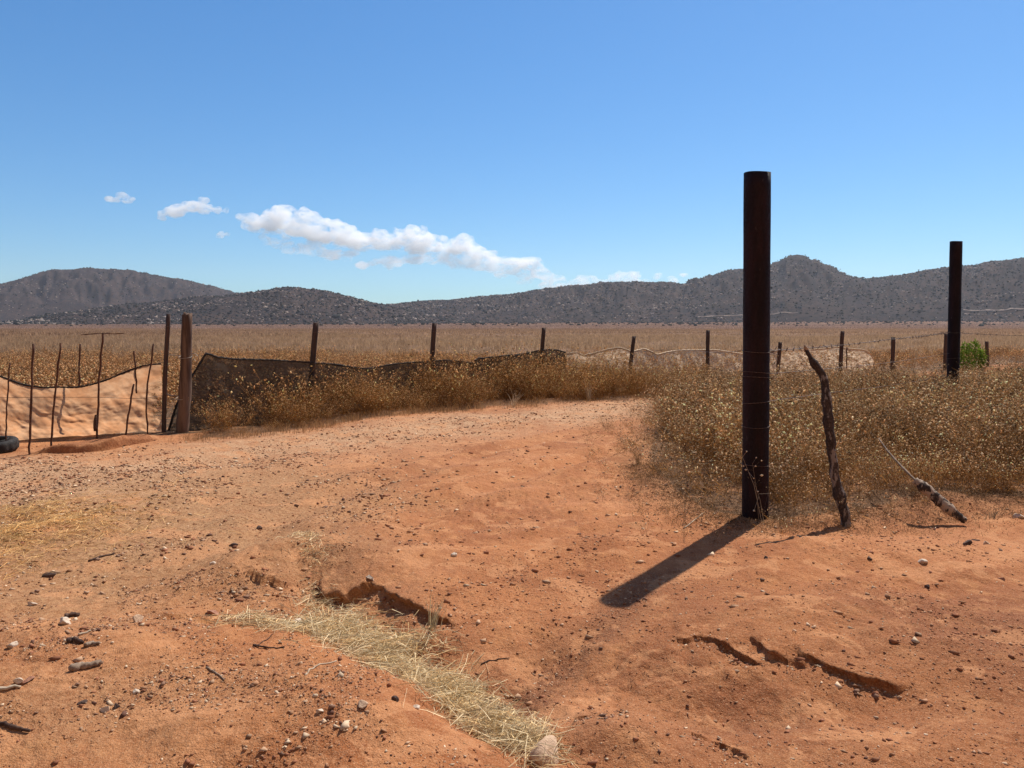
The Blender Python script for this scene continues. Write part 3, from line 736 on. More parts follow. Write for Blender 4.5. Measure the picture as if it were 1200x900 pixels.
def dens(x, y):
    so = soil(x, y); cl = .5 + .6 * fbm(x * 1.6, y * 1.6, 3, 91)
    return np.clip((.05 + .85 * so[:, 1] + .5 * so[:, 0]) * cl, 0, 1) * (1 - so[:, 2]) + .03
def dens_near(x, y):
    b = gp(150, 850)[:2]
    left = sstep(.4, -.6, x - .12) * .5 * (poly_dist(x, y, GULLY)[0] < 0)
    return np.clip(left * (.30 + 1.3 * fbm(x * 3, y * 3, 3, 95)) + .07 + .5 * np.exp(-(((x - b[0]) / .4) ** 2 + ((y - b[1]) / .2) ** 2)), 0, 1)
def d_ledge(x, y):
    o = np.zeros(x.shape)
    for pts, H, ov in LEDGES[:6]:
        d, t = poly_dist(x, y, pts); o = np.maximum(o, np.exp(-((d + .05) / .05) ** 2) * sstep(0, .1, t) * (1 - sstep(.9, 1, t)))
    d, t = poly_dist(x, y, CHAN); return np.maximum(o * .8, .28 * np.exp(-((d + .03) / .07) ** 2) * sstep(.2, .4, t))
def d_crumb(x, y): return np.clip(.22 + .8 * fbm(x * 1.7, y * 1.7, 4, 191), .03, 1)
CR = list(pebbles(140000, (-3.2, 5, 2.4, 7.0), d_crumb, .0027, 21)); CR[2] = CR[2] * .55 + np.array([.36, .135, .055]) * .45
GP = cat(CR, pebbles(60000, (-1.6, 2.4, 2.6, 5.0), d_ledge, .0045, 9), pebbles(420000, (-9, 7, 4.2, 18), dens, .0062, 1), pebbles(200000, (-2.6, 2.4, 2.4, 4.6), dens_near, .0025, 2), pebbles(3000, (-2.6, 2.4, 2.4, 4.6), dens_near, .0055, 4), pebbles(3500, (-7, 1.2, 4.6, 10), dens, .013, 3))
tag(np_mesh('gravel', *GP[:2], M_PEBBLE, GP[2]), 'loose reddish gravel and clods strewn over the bare earth road', 'gravel', kind='stuff')

# ------------------------------------------------------------------ single stones
iv2, if2 = ico(2)
def stone(px, py, wpx, asp, kind, label, seed, name='stone', flat=.7, sharp=.25, group=None):
    g = gp(px, py); D = g[1]; w = wpx / F * D * .5; r = np.random.default_rng(seed)
    v = iv2.copy()
    for _ in range(8):                                              # knock flat facets off the lump
        d = r.normal(size=3); d /= np.linalg.norm(d); h = v @ d; lim = r.uniform(.34, .72); v -= np.clip(h - lim, 0, 9)[:, None] * d
    v *= (1 + .018 * r.normal(size=(len(v), 1))); v *= np.array([1, r.uniform(.6, .9), asp * .9]) * w * 1.3
    z = gz(g[0], g[1])
    o = np_mesh(name, v, if2, M_STONE[kind]); o.location = (g[0], g[1], z + w * asp * .3); o.rotation_euler = (r.normal(0, .15), r.normal(0, .15), r.uniform(0, 6))
    return tag(o, label, 'stone', group or 'loose stones on the earth road')
ST = [
    (640, 880, 46, .75, 'tan', 'largest stone, a tan block at the lower end of the straw gully'),
    (624, 857, 15, .7, 'dark', 'dark red clod just behind the big tan block'),
    (347, 727, 20, .6, 'pale', 'whitish stone beside the dark pointed rock above the straw'),
    (365, 727, 20, 1.0, 'dark', 'dark pointed rock standing at the head of the straw heap'),
    (394, 733, 14, .9, 'dark', 'dark lump resting in the straw below the undercut ledge'),
    (408, 731, 14, .7, 'red', 'pinkish flat stone touching the straw below the undercut ledge'),
    (249, 730, 17, .6, 'red', 'pink stone at the upper tip of the straw heap'),
    (264, 731, 14, .6, 'red', 'smaller pink stone in the pair at the upper tip of the straw'),
    (280, 733, 11, .6, 'tan', 'tan stone where the straw heap thins out'),
    (376, 882, 10, .7, 'pale', 'white chip on the smooth bank below the straw heap'),
    (426, 879, 13, .7, 'tan', 'tan stone with a dark side on the smooth bank below the straw'),
    (488, 856, 9, .8, 'pale', 'small pale stone close under the edge of the straw gully'),
    (463, 861, 10, .8, 'dark', 'dark clod on the smooth bank below the straw gully'),
    (38, 717, 14, .7, 'pale', 'lone cream stone on the red bank below the straw patch'),
    (163, 756, 13, .9, 'tan', 'tan upright stone on open red soil'),
    (17, 792, 12, .7, 'pale', 'pale stone pair seen at the picture edge beyond the flat stick'),
    (79, 757, 17, .6, 'pale', 'pale slanted chip above the bits of broken wood'),
    (113, 774, 10, .7, 'tan', 'small tan stone above the bits of broken wood'),
    (160, 843, 10, .7, 'pale', 'pale stone over the dark gravel cluster'),
    (126, 860, 12, .8, 'pale', 'pale stone in the dark gravel cluster'),
    (137, 858, 11, .8, 'dark', 'black stone in the dark gravel cluster'),
    (99, 856, 11, .7, 'dark', 'dark stone alone next to the gravel cluster'),
    (22, 841, 12, .7, 'pale', 'pale stone beside the flat pale stick'),
    (34, 837, 14, .5, 'red', 'flat reddish stone beside the flat pale stick'),
    (273, 646, 14, .5, 'dark', 'dark flat stone on the gravel above the smooth red hump'),
    (250, 676, 14, .6, 'pale', 'pale stone at the foot of the smooth red hump'),
    (303, 621, 8, .8, 'dark', 'dark clod high on the gravel bank'),
    (58, 681, 14, .6, 'dark', 'black clod at the lower rim of the golden straw patch'),
    (1081, 660, 10, .7, 'pale', 'lone white pebble on the red earth before the weeds'),
    (1134, 638, 11, 1.0, 'dark', 'dark wedge shaped stone near the fallen branch'),
    (1156, 635, 10, .7, 'tan', 'tan rounded stone beside the dark wedge'),
    (1142, 628, 12, .4, 'dark', 'flat dark stone behind the wedge shaped one'),
    (1087, 685, 8, .8, 'dark', 'dark pebble below the lone white pebble'),
    (1019, 658, 6, .8, 'dark', 'dark pebble on open earth between leaning branch and ledge'),
    (898, 660, 5, .8, 'dark', 'tiny dark pebble beside the long post shadow'),
    (1173, 677, 10, .5, 'red', 'flat reddish stone among dry leaves by the picture edge'),
    (639, 517, 5, .9, 'pale', 'small pale stone out on the sunlit road'),
    (533, 662, 8, .8, 'pale', 'small pale stone on the rounded road crown above the ledge'),
    (434, 688, 11, .8, 'pale', 'pale stone perched on the lip of the undercut ledge'),
    (1196, 598, 12, .8, 'pale', 'cream stone tucked under the weeds by the picture edge'),
]
for k, (px, py, w, asp, kd, lb) in enumerate(ST): stone(px, py, w, asp, kd, lb, 500 + k)

# ------------------------------------------------------------------ sticks on the ground
M_STICK = {'grey': simple('grey_stick', (.19, .125, .085), (.36, .26, .18), 25, .9, .003, .15), 'dark': simple('dark_stick', (.055, .032, .024), (.13, .075, .05), 25, .9, .003, .15),
           'pale': simple('pale_stick', (.40, .29, .19), (.56, .44, .31), 25, .9, .002, .15)}
def stick(px, rad, kind, label, seed, rough=.1, fork=None, lift=0):
    P = np.array([gp(a, b) for a, b in px]); base = P.mean(0)
    def path(Q, r_):
        Q = np.array([gp(a, b) for a, b in Q]); Q = spline(Q, 14) if len(Q) > 2 else np.linspace(Q[0], Q[1], 9)
        Q[:, 2] = np.maximum(ground(Q[:, 0], Q[:, 1]).mean() * .5 + ground(Q[:, 0], Q[:, 1]) * .5, ground(Q[:, 0], Q[:, 1])) + r_ * .7 + lift
        rng2 = np.random.default_rng(seed); Q[:, :2] += rng2.normal(0, r_ * .3, (len(Q), 2))
        return tube_geo(Q - base, r_ * np.linspace(1, .7, len(Q)) * (1 + .05 * rng2.normal(size=len(Q))), 8, rough * .6, seed)
    gs = [path(px, rad)] + ([path(fork, rad * .7)] if fork else [])
    V, fs = join(gs); o = np_mesh('stick', V, fs, M_STICK[kind], None, False); o.location = base
    return tag(o, label, 'stick', 'sticks lying on the earth')
stick([(85, 823), (103, 819), (121, 814)], .016, 'grey', 'thick broken stick with a dark end on red soil', 1, .15)
stick([(83, 789), (98, 792)], .013, 'dark', 'short dark chunk of wood in the little pile of chips', 2, .2)
stick([(101, 794), (118, 792)], .011, 'grey', 'short grey chunk touching the dark chunk of wood', 3, .2)
stick([(77, 736), (94, 734)], .014, 'dark', 'stubby dark bark piece below the lone cream stone', 4, .2)
stick([(243, 814), (254, 821), (264, 830)], .0042, 'grey', 'thin grey twig lying slantwise on open red soil', 5)
stick([(297, 781), (316, 783), (334, 788)], .0038, 'dark', 'forked dark twig below the upper tip of the straw', 6, .1, [(298, 781), (312, 772), (320, 764)])
stick([(358, 836), (371, 823), (396, 814)], .0042, 'pale', 'bent pale twig on the smooth bank under the straw', 7)
stick([(-6, 876), (14, 881), (36, 885)], .009, 'dark', 'dark bent stick reaching in from the picture corner', 8, .15)
stick([(-4, 849), (26, 846)], .008, 'pale', 'flat pale stick beside the reddish flat stone', 9, .15)
stick([(105, 664), (118, 660), (134, 656)], .008, 'dark', 'dark stick by the rim of the golden straw patch', 10, .15)
stick([(93, 780), (108, 776)], .006, 'pale', 'pale splinter above the little pile of wood chips', 11)
stick([(801, 622), (818, 610), (826, 604)], .005, 'pale', 'pale dry stalk lying by the shadow near the big pipe post', 12)
stick([(563, 760), (585, 755), (597, 753)], .0035, 'dark', 'thin reddish twig beyond the straw heap', 13)

# ------------------------------------------------------------------ the two big pipe posts
def pipe_post(base, top, rad, label, rings, rod_mat=M_PIPE):
    z0 = gz(base[0], base[1]) - .3; root = empty('pipe_post', (base[0], base[1], z0 + .3), label, 'post', 'rusted pipe posts')
    axisv = np.array([top[0] - base[0], top[1] - base[1], top[2] - (z0 + .3)])
    n = 40; a = np.linspace(0, 2 * math.pi, n, endpoint=False); hh = np.r_[-.12, np.linspace(0, 1, 26)[1:]]
    V = []
    prof = [(t, rad * (1 + .006 * math.sin(t * 23))) for t in hh] + [(1.0, rad - .004), (1.0 - .0015, rad - .013), (.93, rad - .013)]
    for t, r_ in prof:
        wob = 1 + .006 * np.sin(a * 3 + t * 5)
        V.append(np.c_[axisv[0] * t + np.cos(a) * r_ * wob, axisv[1] * t + np.sin(a) * r_ * wob, np.full(n, axisv[2] * t) + (.004 * np.sin(a * 2 + 1) if t > .99 else 0)])
    k = len(prof); V = np.concatenate(V); j = np.arange(n); jn = (j + 1) % n
    q = np.concatenate([np.stack([i * n + j, i * n + jn, (i + 1) * n + jn, (i + 1) * n + j], 1) for i in range(k - 1)])
    o = np_mesh('pipe', V, [q, np.arange((k - 1) * n, k * n)[None]], rod_mat, None, True, root)
    for z, tail in rings:                                           # wire wound round the pipe, with twisted ends
        t = z / axisv[2]; c = axisv * t; th = np.linspace(0, 2 * math.pi * 1.02, 40)
        P = np.c_[c[0] + np.cos(th) * (rad + .004), c[1] + np.sin(th) * (rad + .004), c[2] + .010 * np.sin(th + z * 9) + .004 * th / 6]
        g = [tube_geo(P, .0022, 5)]
        if tail:
            s = c + np.array([rad * .8, -rad * .7, 0])
            for m in range(3): g.append(tube_geo([s, s + np.array([.035, -.01, .012 * (m - 1)]), s + np.array([.06, -.005, .035 * (m - .6)])], .0022, 5))
        V, fs = join(g); np_mesh('wire_loop', V, fs, M_WIRE, None, True, root)
    return root
b1 = gp(884, 606); b1 = np.array([b1[0], b1[1] - .02, 0]); t1 = at(887.5, 203, b1[1] + .02)
pipe_post(b1, t1, 15.2 / F * b1[1], 'tall rusted pipe post nearest the road, casting the long shadow', [(1.34, 1), (1.17, 0), (1.13, 1), (.93, 0), (.74, 0), (.42, 0)])
D2 = 14.6; b2 = at(1116.5, 465, D2); t2 = at(1120.5, 283, D2)
pipe_post(b2, t2, 6.6 / F * D2, 'second rusted pipe post standing in the weeds beside the green bush', [(1.44, 1), (.95, 0)])

# ------------------------------------------------------------------ fence posts
def iron_post(pt, pb_px, D, wpx, label, wires=(.9, .6)):
    b = at(pb_px[0], pb_px[1], D); t = at(pt[0], pt[1], D); d = (t - b) / (t[2] - b[2]); z0 = gz(b[0], b[1])
    foot = b + d * (z0 - .15 - b[2]); w = wpx / F * D
    root = empty('fence_post', (foot[0], foot[1], z0), label, 'fence post', 'posts along the wire fence')
    loc = np.array([foot[0], foot[1], z0]); n = 10
    # a T shaped iron section, slightly bent
    sec = np.array([(-.5, -.12), (.5, -.12), (.5, .12), (.12, .12), (.12, .55), (-.12, .55), (-.12, .12), (-.5, .12)]) * w
    hh = np.linspace(0, 1, n); P = foot + (t - foot) * hh[:, None]; P[:, 0] += .008 * np.sin(hh * 5 + pt[0]); 
    V = np.concatenate([np.c_[p[0] + sec[:, 0], p[1] + sec[:, 1], np.full(8, p[2])] for p in P]) - loc
    j = np.arange(8); jn = (j + 1) % 8
    q = np.concatenate([np.stack([i * 8 + j, i * 8 + jn, (i + 1) * 8 + jn, (i + 1) * 8 + j], 1) for i in range(n - 1)])
    np_mesh('post_bar', V, [q, np.arange((n - 1) * 8, n * 8)[None]], M_POST, None, False, root)
    for f in wires:
        c = foot + (t - foot) * f; th = np.linspace(0, 6.6, 16)
        P = np.c_[np.cos(th) * w * .66, np.sin(th) * w * .6 + w * .15, .012 * th / 6] + (c - loc)
        V, fs = tube_geo(P, .003, 5); np_mesh('wire_tie', V, fs, M_WIRE, None, True, root)
    return root
POSTS = [((197, 368), (191.5, 513), 11.0, 5, 'slim dark iron post paired with the thick wooden post'),
         ((371, 378), (365, 440), 13.3, 6.4, 'dark iron post in the weeds at the sagging stretch of black netting'),
         ((509.5, 379), (505.5, 437), 15.6, 5.4, 'dark iron post at the torn middle of the black netting'),
         ((637, 384), (634.5, 424), 17.9, 4.6, 'dark iron post at the raised end of the black netting'),
         ((743, 394), (737, 448), 18.2, 4.2, 'leaning iron post in front of the pale netting'),
         ((830, 387), (829, 433), 20.9, 4.2, 'upright iron post at the pale netting beside the tall pipe post'),
         ((914, 401), (912, 433), 23.5, 4.2, 'short iron post in the gap between tall pipe post and leaning branch'),
         ((987.5, 388), (985, 429), 23.8, 4.4, 'iron post at the ragged far end of the pale netting'),
         ((1046.5, 395), (1046, 433), 24.8, 4.6, 'iron post alone under the barbed wire past the pale netting'),
         ((1108.5, 391), (1108, 415), 26.5, 4, 'iron post almost touching the second pipe post'),
         ((1156.5, 400), (1157, 422), 29, 3.8, 'iron post just past the green bush')]
for a in POSTS: iron_post(*a)

# thick wooden post
def wooden_post():
    D = 11.05; b = at(211, 514, D); t = at(220.5, 368, D); z0 = gz(b[0], b[1]); root = empty('wooden_post', (b[0], b[1], z0), 'thick weathered wooden post with a broken top at the netting corner', 'post')
    P = np.linspace(b + [0, 0, -.2], t, 14); P[:, 0] += .018 * np.sin(np.linspace(0, 4, 14)); r = 6.6 / F * D
    rad = r * np.interp(np.linspace(0, 1, 14), [0, .5, 1], [1.12, 1.0, .86])
    V, fs = tube_geo(P - [b[0], b[1], z0], rad, 18, .05, 4)
    top = slice(13 * 18, 14 * 18); rr_ = np.random.default_rng(1); V[top, 2] += rr_.uniform(-.05, .035, 18)
    np_mesh('trunk', V, fs, M_WOOD, None, False, root)
    for f in (.66, .33):
        c = b + (t - b) * f; th = np.linspace(0, 6.9, 26)
        Q = np.c_[np.cos(th) * r * 1.12, np.sin(th) * r * 1.12, .02 * np.sin(th)] + (c - [b[0], b[1], z0])
        g = [tube_geo(Q, .0035, 5)]
        if f > .5: s = Q[0]; g.append(tube_geo(spline([s, s + [.07, 0, .02], s + [.10, 0, -.02], s + [.08, 0, -.07], s + [.02, 0, -.03]], 14), .004, 5))
        V, fs = join(g); np_mesh('wire_loop', V, fs, M_WIRE2, None, True, root)
wooden_post()

# ------------------------------------------------------------------ rods of the side enclosure
def rod(px, D, wpx, label, ground_end=True, extra=None):
    P = np.array([at(a, b, D) for a, b in px])
    if ground_end:
        z0 = gz(P[-1][0], P[-1][1]); d = (P[-1] - P[-2]); d /= -d[2]; P[-1] = P[-1] + d * (P[-1][2] - z0 + .1)
    base = P[-1].copy(); Q = spline(P, 16) if len(P) > 2 else np.linspace(P[0], P[1], 12)
    rr_ = np.random.default_rng(int(px[0][0] * 7)); Q[1:-1, :2] += rr_.normal(0, .004, (len(Q) - 2, 2))
    V, fs = tube_geo(Q - base, wpx * .5 / F * D * (1 + .08 * rr_.normal(size=len(Q))), 7, .04, 2)
    if extra is None:
        o = np_mesh('rebar_rod', V, fs, M_ROD, None, True); o.location = base; return tag(o, label, 'rod', 'thin rods holding the orange netting')
    root = empty('rebar_rod', base, label, 'rod', 'thin rods holding the orange netting'); np_mesh('shaft', V, fs, M_ROD, None, True, root)
    for nm, geo, m in extra(base, D): np_mesh(nm, *geo, m, None, True, root)
    return root
rod([(12, 425), (8, 480), (7, 531)], 9.55, 1.7, 'short thin rod standing behind the half buried tyre')
rod([(39, 403), (36.5, 470), (35, 534)], 9.35, 2.5, 'straight rusty rod with its foot before the soil mound')
rod([(71, 402), (63.5, 470), (60, 528)], 9.6, 2.3, 'slightly bowed rod whose foot meets the dark soil mound')
rod([(94, 403), (93, 440), (90.5, 488)], 10.9, 2.1, 'straight rod hooked behind the sagging orange netting', False)
def t_extra(base, D):
    top = at(120.6, 391, D) - base
    a = spline([at(95, 392.5, D) - base, at(107, 391.5, D) - base, at(122, 390.5, D) - base, at(134, 391.2, D) - base, at(145, 390.5, D) - base], 16)
    w0, w1 = at(113.6, 486, D) - base, at(112.5, 505, D) - base
    return [('cross_twig', tube_geo(a, np.random.default_rng(2).uniform(.004, .009, 16), 6), M_ROD), ('wood_sleeve', tube_geo(np.linspace(w0, w1, 6) + [-.004, -.02, 0], [.014, .02, .023, .024, .021, .015], 7, .1, 3), M_STICK['dark'])]
rod([(120.6, 391), (115.8, 455), (113, 517)], 10.0, 2.4, 'tallest rusty rod, carrying a twig tied crosswise on its tip', True, t_extra)
rod([(157, 411), (159, 435), (160, 461)], 10.9, 1.8, 'thin upper rod in the loosened orange netting', False)
rod([(157, 450), (151, 484), (146, 518)], 10.1, 2.1, 'short leaning rod in the loosened orange netting')
rod([(180, 403), (171.5, 470), (174, 515)], 10.5, 2.0, 'bent rod beside the frayed edge of the orange netting')
rod([(992.5, 407), (992, 432)], 23.6, 1.5, 'thin rust red rod against the ragged end of the pale netting', False)
rod([(540, 421), (537, 438)], 15.7, 1.6, 'thin leaning stick poking out of the torn black netting', False)

# ------------------------------------------------------------------ netting
def net(name, top, depth, bottom_z, mat, label, nu=160, nv=34, fold=.05, hem=.012, wear=None, bulge=None, seed=1, hem_mat=None, flare=0.0, group=None, smooth_top=False):
    """top: photo places of the upper hem; depth: its distance there; the cloth hangs to the soil."""
    P = np.array([at(a, b, d) for (a, b), d in zip(top, depth)]); qs = np.r_[0, np.cumsum(np.linalg.norm(np.diff(P, axis=0), axis=1))]; qu = np.linspace(0, qs[-1], nu); T = np.stack([np.interp(qu, qs, P[:, k]) for k in range(3)], 1)
    if smooth_top: T = spline(P, nu)
    s = np.linspace(0, 1, nu); v = np.linspace(0, 1, nv); S, Vv = np.meshgrid(s, v)
    g = ground(T[:, 0], T[:, 1]) + bottom_z
    tan = np.gradient(T[:, :2], axis=0); tan /= np.linalg.norm(tan, axis=1)[:, None]; nrm = np.c_[tan[:, 1], -tan[:, 0]]        # towards the road
    Ln = np.r_[0, np.cumsum(np.linalg.norm(np.diff(T[:, :2], axis=0), axis=1))]
    U = Ln[None] + 0 * S
    off = fold * (.6 * fbm(U * 2.0 + Vv * 1.1, Vv * 1.6, 4, seed) + .55 * fbm(U * 6 - Vv * 3, Vv * 4, 3, seed + 5) - .5 * np.abs(fbm(U * 2.4 + Vv * 2.2, Vv * 5 - U * 1.2, 4, seed + 7))) * (.25 + .75 * np.sin(np.clip(Vv, 0, 1) * math.pi * .55))
    off = off + flare * Vv ** 1.6
    if bulge: off = off + bulge(U / Ln[-1], Vv)
    X_ = T[None, :, 0] + nrm[None, :, 0] * off; Y_ = T[None, :, 1] + nrm[None, :, 1] * off
    Z_ = T[None, :, 2] * (1 - Vv) + g[None] * Vv + .02 * fbm(U * 5, Vv * 5, 2, seed + 3) * (Vv > .02)
    base = np.array([T[0, 0], T[0, 1], g[0]])
    V = np.stack([X_, Y_, Z_], -1).reshape(-1, 3) - base
    i = np.arange(nu - 1)[None] + np.arange(nv - 1)[:, None] * nu
    col = np.ones((len(V), 4), np.float32); col[:, 3] = (wear(U / Ln[-1], Vv) if wear else 0 * S + .3).ravel()
    root = empty(name, base, label, 'netting', group)
    np_mesh('cloth', V, np.stack([i, i + 1, i + 1 + nu, i + nu], -1).reshape(-1, 4), mat, col, True, root)
    if hem:
        r3 = np.random.default_rng(seed); Q = T - base + np.c_[np.zeros(nu), np.zeros(nu), r3.normal(0, hem * .25, nu)]
        V, fs = tube_geo(Q, hem * (1 + .35 * np.abs(fbm(Ln * 3, Ln * 0, 3, seed))), 7, .15, seed)
        np_mesh('rolled_hem', V, fs, hem_mat or mat, None, True, root)
    return root
M_HEM = simple('dark_hem', (.016, .013, .011), (.040, .030, .024), 30, .9)
M_HEMT = simple('pale_hem', (.50, .36, .23), (.68, .52, .36), 30, .9)
# corner flap + long black netting in two lengths
net('shade_netting', [(195, 513), (207, 474), (222, 446), (241.5, 414), (255, 418.5), (272, 420.5), (289, 421), (322, 422), (355, 424), (389, 426.5), (415, 430.5), (431, 432), (444, 429.5), (459, 427), (480, 425), (497, 424), (519, 422), (538, 423), (556, 426)],
    [11.2, 11.25, 11.35, 11.5, 11.7, 11.95, 12.2, 12.65, 13.1, 13.6, 14.0, 14.25, 14.5, 14.75, 15.1, 15.4, 15.75, 16.1, 16.4], -.02, M_NET_DARK,
    'long sagging black shade netting running from the wooden post along the weeds', 240, 26, .05, .012, lambda u, v: .04 + .22 * (fbm(u * 30, v * 5, 3, 5) > .35), None, 3, M_HEM)
net('shade_netting', [(556, 423), (561, 420), (572, 419), (590, 417), (608, 415.5), (625, 412), (641, 409.5), (652, 410), (663, 412.5)], [16.3, 16.4, 16.65, 17.0, 17.35, 17.65, 17.95, 18.1, 18.25], -.02, M_NET_DARK,
    'short raised length of black shade netting ending in a squared corner', 110, 26, .05, .013, lambda u, v: .06 + .3 * (fbm(u * 20, v * 5, 3, 8) > .35), None, 6, M_HEM)
net('shade_netting', [(664, 414.5), (677, 413), (684, 417), (700, 413), (713, 409.5), (726, 407), (733, 409.5), (740, 412), (747, 410.5), (754, 408.5), (762, 411.5), (770, 415.5), (780, 413), (792, 411), (808, 410.5), (823, 410), (839, 410), (855, 412.5), (868, 414.5), (890, 413), (915, 411), (945, 410.5), (965, 408.5), (981, 407), (998, 409), (1013, 410), (1020, 414), (1024, 421)],
    list(np.interp([664, 677, 684, 700, 713, 726, 733, 740, 747, 754, 762, 770, 780, 792, 808, 823, 839, 855, 868, 890, 915, 945, 965, 981, 998, 1013, 1020, 1024], [664, 740, 830, 914, 987, 1024], [18.2, 18.5, 21.1, 23.6, 24, 24.2])), -.02, M_NET_PALE,
    'pale ragged shade netting strung in points between the farther fence posts', 300, 26, .07, .016, lambda u, v: .55 + .4 * (fbm(u * 50, v * 4, 3, 15) > .1), None, 9, M_HEMT)
def bul(u, v): return .10 * np.exp(-((u - .78) / .16) ** 2 - ((v - .8) / .3) ** 2) + .04 * np.sin((u * 9 + v * 5)) * v
net('shade_netting', [(-150, 436), (-90, 446), (-40, 441), (-8, 438), (6, 443), (25, 450), (45, 453.5), (70, 453.8), (95, 453), (115, 448.5), (140, 439), (160, 431), (178, 427), (189, 426.5)],
    [10.4, 10.4, 10.4, 10.4, 10.45, 10.5, 10.6, 10.7, 10.75, 10.8, 10.85, 10.9, 10.95, 11.0], .0, M_NET_TAN,
    'sun bleached orange netting sagging behind the row of thin rods', 300, 70, .030, .010, lambda u, v: np.clip(.02 + .95 * sstep(.93, .985, u) * sstep(.1, .5, v), 0, 1), bul, 12, M_HEM, -.06, None, True)

# ------------------------------------------------------------------ wires
def wire(px, D, rad, label, barbs=0, mat=M_WIRE, seed=1):
    P = np.array([at(a, b, d) for (a, b), d in zip(px, D)]); Q = spline(P, 60) if len(P) > 2 else np.linspace(P[0], P[1], 20); base = Q[0].copy()
    g = [tube_geo(Q - base, rad, 5)]; r = np.random.default_rng(seed)
    nm = 'wire_strand'
    if barbs:
        nm = 'barbed_wire'; V, fs = join(g); root = empty(nm, base, label, 'wire'); np_mesh('strand', V, fs, mat, None, True, root); g = []
        L_ = np.r_[0, np.cumsum(np.linalg.norm(np.diff(Q, axis=0), axis=1))]
        for s in np.arange(.1, L_[-1], L_[-1] / barbs):
            c = np.array([np.interp(s, L_, Q[:, k]) for k in range(3)]) - base
            for _ in range(2): d = r.normal(size=3); d /= np.linalg.norm(d); g.append(tube_geo([c - d * .028, c, c + d * .028], [.002, rad * 1.5, .002], 5))
        V, fs = join(g); o = np_mesh('barbs', V, fs, mat, None, True, root); o['kind'] = 'stuff'; return root
    V, fs = join(g); o = np_mesh(nm, V, fs, mat, None, True); o.location = base
    return tag(o, label, 'wire', 'plain fence wires')
wire([(901, 411), (950, 407.5), (1000, 403), (1046, 397.5), (1080, 394), (1113, 389.5)], [6.45, 7.6, 8.9, 10.4, 12, 14.5], .0032, 'rusty barbed wire stretched between the two pipe posts', 44, seed=2)
wire([(1127, 390.5), (1160, 392), (1220, 394), (1300, 396)], [14.6, 14.9, 15.4, 16], .0036, 'barbed wire running on from the second pipe post to the picture edge', 24, seed=3)
wire([(221, 417), (209, 416.5), (198, 416)], [11, 11, 11], .006, 'pale wire tying the wooden post to the slim iron post high up', mat=M_WIRE2)
wire([(214, 464), (203, 464), (193, 462)], [11, 11, 11], .010, 'thick dark wire tying the wooden post to the slim iron post low down')
wire([(-60, 466), (0, 466), (60, 465.5), (113, 465.5), (170, 466.5), (193, 462.5)], [9.9, 9.9, 9.95, 10, 10.6, 11], .0028, 'thin wire running across the orange netting through the rods')
wire([(222, 417), (226, 414), (232, 417), (231, 425)], [11, 10.95, 10.95, 11], .005, 'loose pale wire end curling off the wooden post', mat=M_WIRE2)
wire([(868, 411), (840, 413), (790, 410), (743, 412)], [6.35, 9.5, 14, 18.1], .0026, 'thin wire from the tall pipe post back to the leaning iron post')
wire([(901, 470), (960, 462), (1040, 452), (1112, 440)], [6.45, 8, 10.5, 14.5], .0026, 'thin lower wire sunk among the seed heads between the pipe posts')
wire([(902, 438), (960, 433), (1040, 425), (1112, 414)], [6.45, 8, 10.5, 14.5], .0024, 'thin middle wire between the pipe posts')

# ------------------------------------------------------------------ branches
def branch_geo(Q, rad, n, rough, seed, knots=0):
    r = np.random.default_rng(seed); k = len(Q); rad = rad * (1 + .10 * fbm(np.arange(k) * .45, np.zeros(k), 3, seed))
    for _ in range(knots): rad = rad * (1 + .25 * np.exp(-((np.arange(k) - r.uniform(2, k - 2)) / 1.2) ** 2))
    return tube_geo(Q, rad, n, rough, seed)
def leaning():
    D0 = gp(992, 617)[1]; px = [(944.5, 409), (950, 420), (959, 431), (965, 445), (967, 462), (968.5, 480), (971, 500), (975, 530), (979, 556), (984, 583), (989, 603), (991.5, 619)]
    wp = [5, 8, 9.5, 10, 11.5, 12.5, 11, 10, 11, 11.5, 12.5, 13]
    Dn = np.linspace(D0 + .32, D0, len(px)); P = np.array([at(a, b, d) for (a, b), d in zip(px, Dn)]); b = P[-1]; z0 = gz(b[0], b[1]); P[-1][2] = z0 - .06
    Q = spline(P, 46); rad = np.interp(np.linspace(0, 1, 46), np.linspace(0, 1, len(px)), wp) * .45 / F * D0; Q[2:-2, 0] += .010 * vn(np.arange(42) * .34, np.zeros(42), 5)
    root = empty('branch', (b[0], b[1], z0), 'crooked upright dead branch with flaking bark stuck in the weed edge', 'branch')
    L = np.array([b[0], b[1], z0]); V, fs = branch_geo(Q - L, rad, 14, .07, 5, 6)
    np_mesh('limb', V, fs, M_BARK, None, False, root)
    a0 = Q[0] - L; V, fs = tube_geo([a0 + [-.012, 0, .035], a0 + [-.004, 0, .012], a0 + [.006, 0, -.02]], [.004, .016, .019], 8, .1, 2); np_mesh('broken_tip', V, fs, M_CUT, None, False, root)
    for f, d, ln in ((10, (-.5, -.3, .4), .03), (14, (-.7, -.4, .1), .035), (26, (.6, -.5, .5), .03)):
        c = Q[f] - L; d = np.array(d); V, fs = tube_geo([c, c + d * ln * .8, c + d * ln * 1.6], [.018, .014, .006], 7, .1, f); np_mesh('knot', V, fs, M_BARK, None, False, root)
leaning()
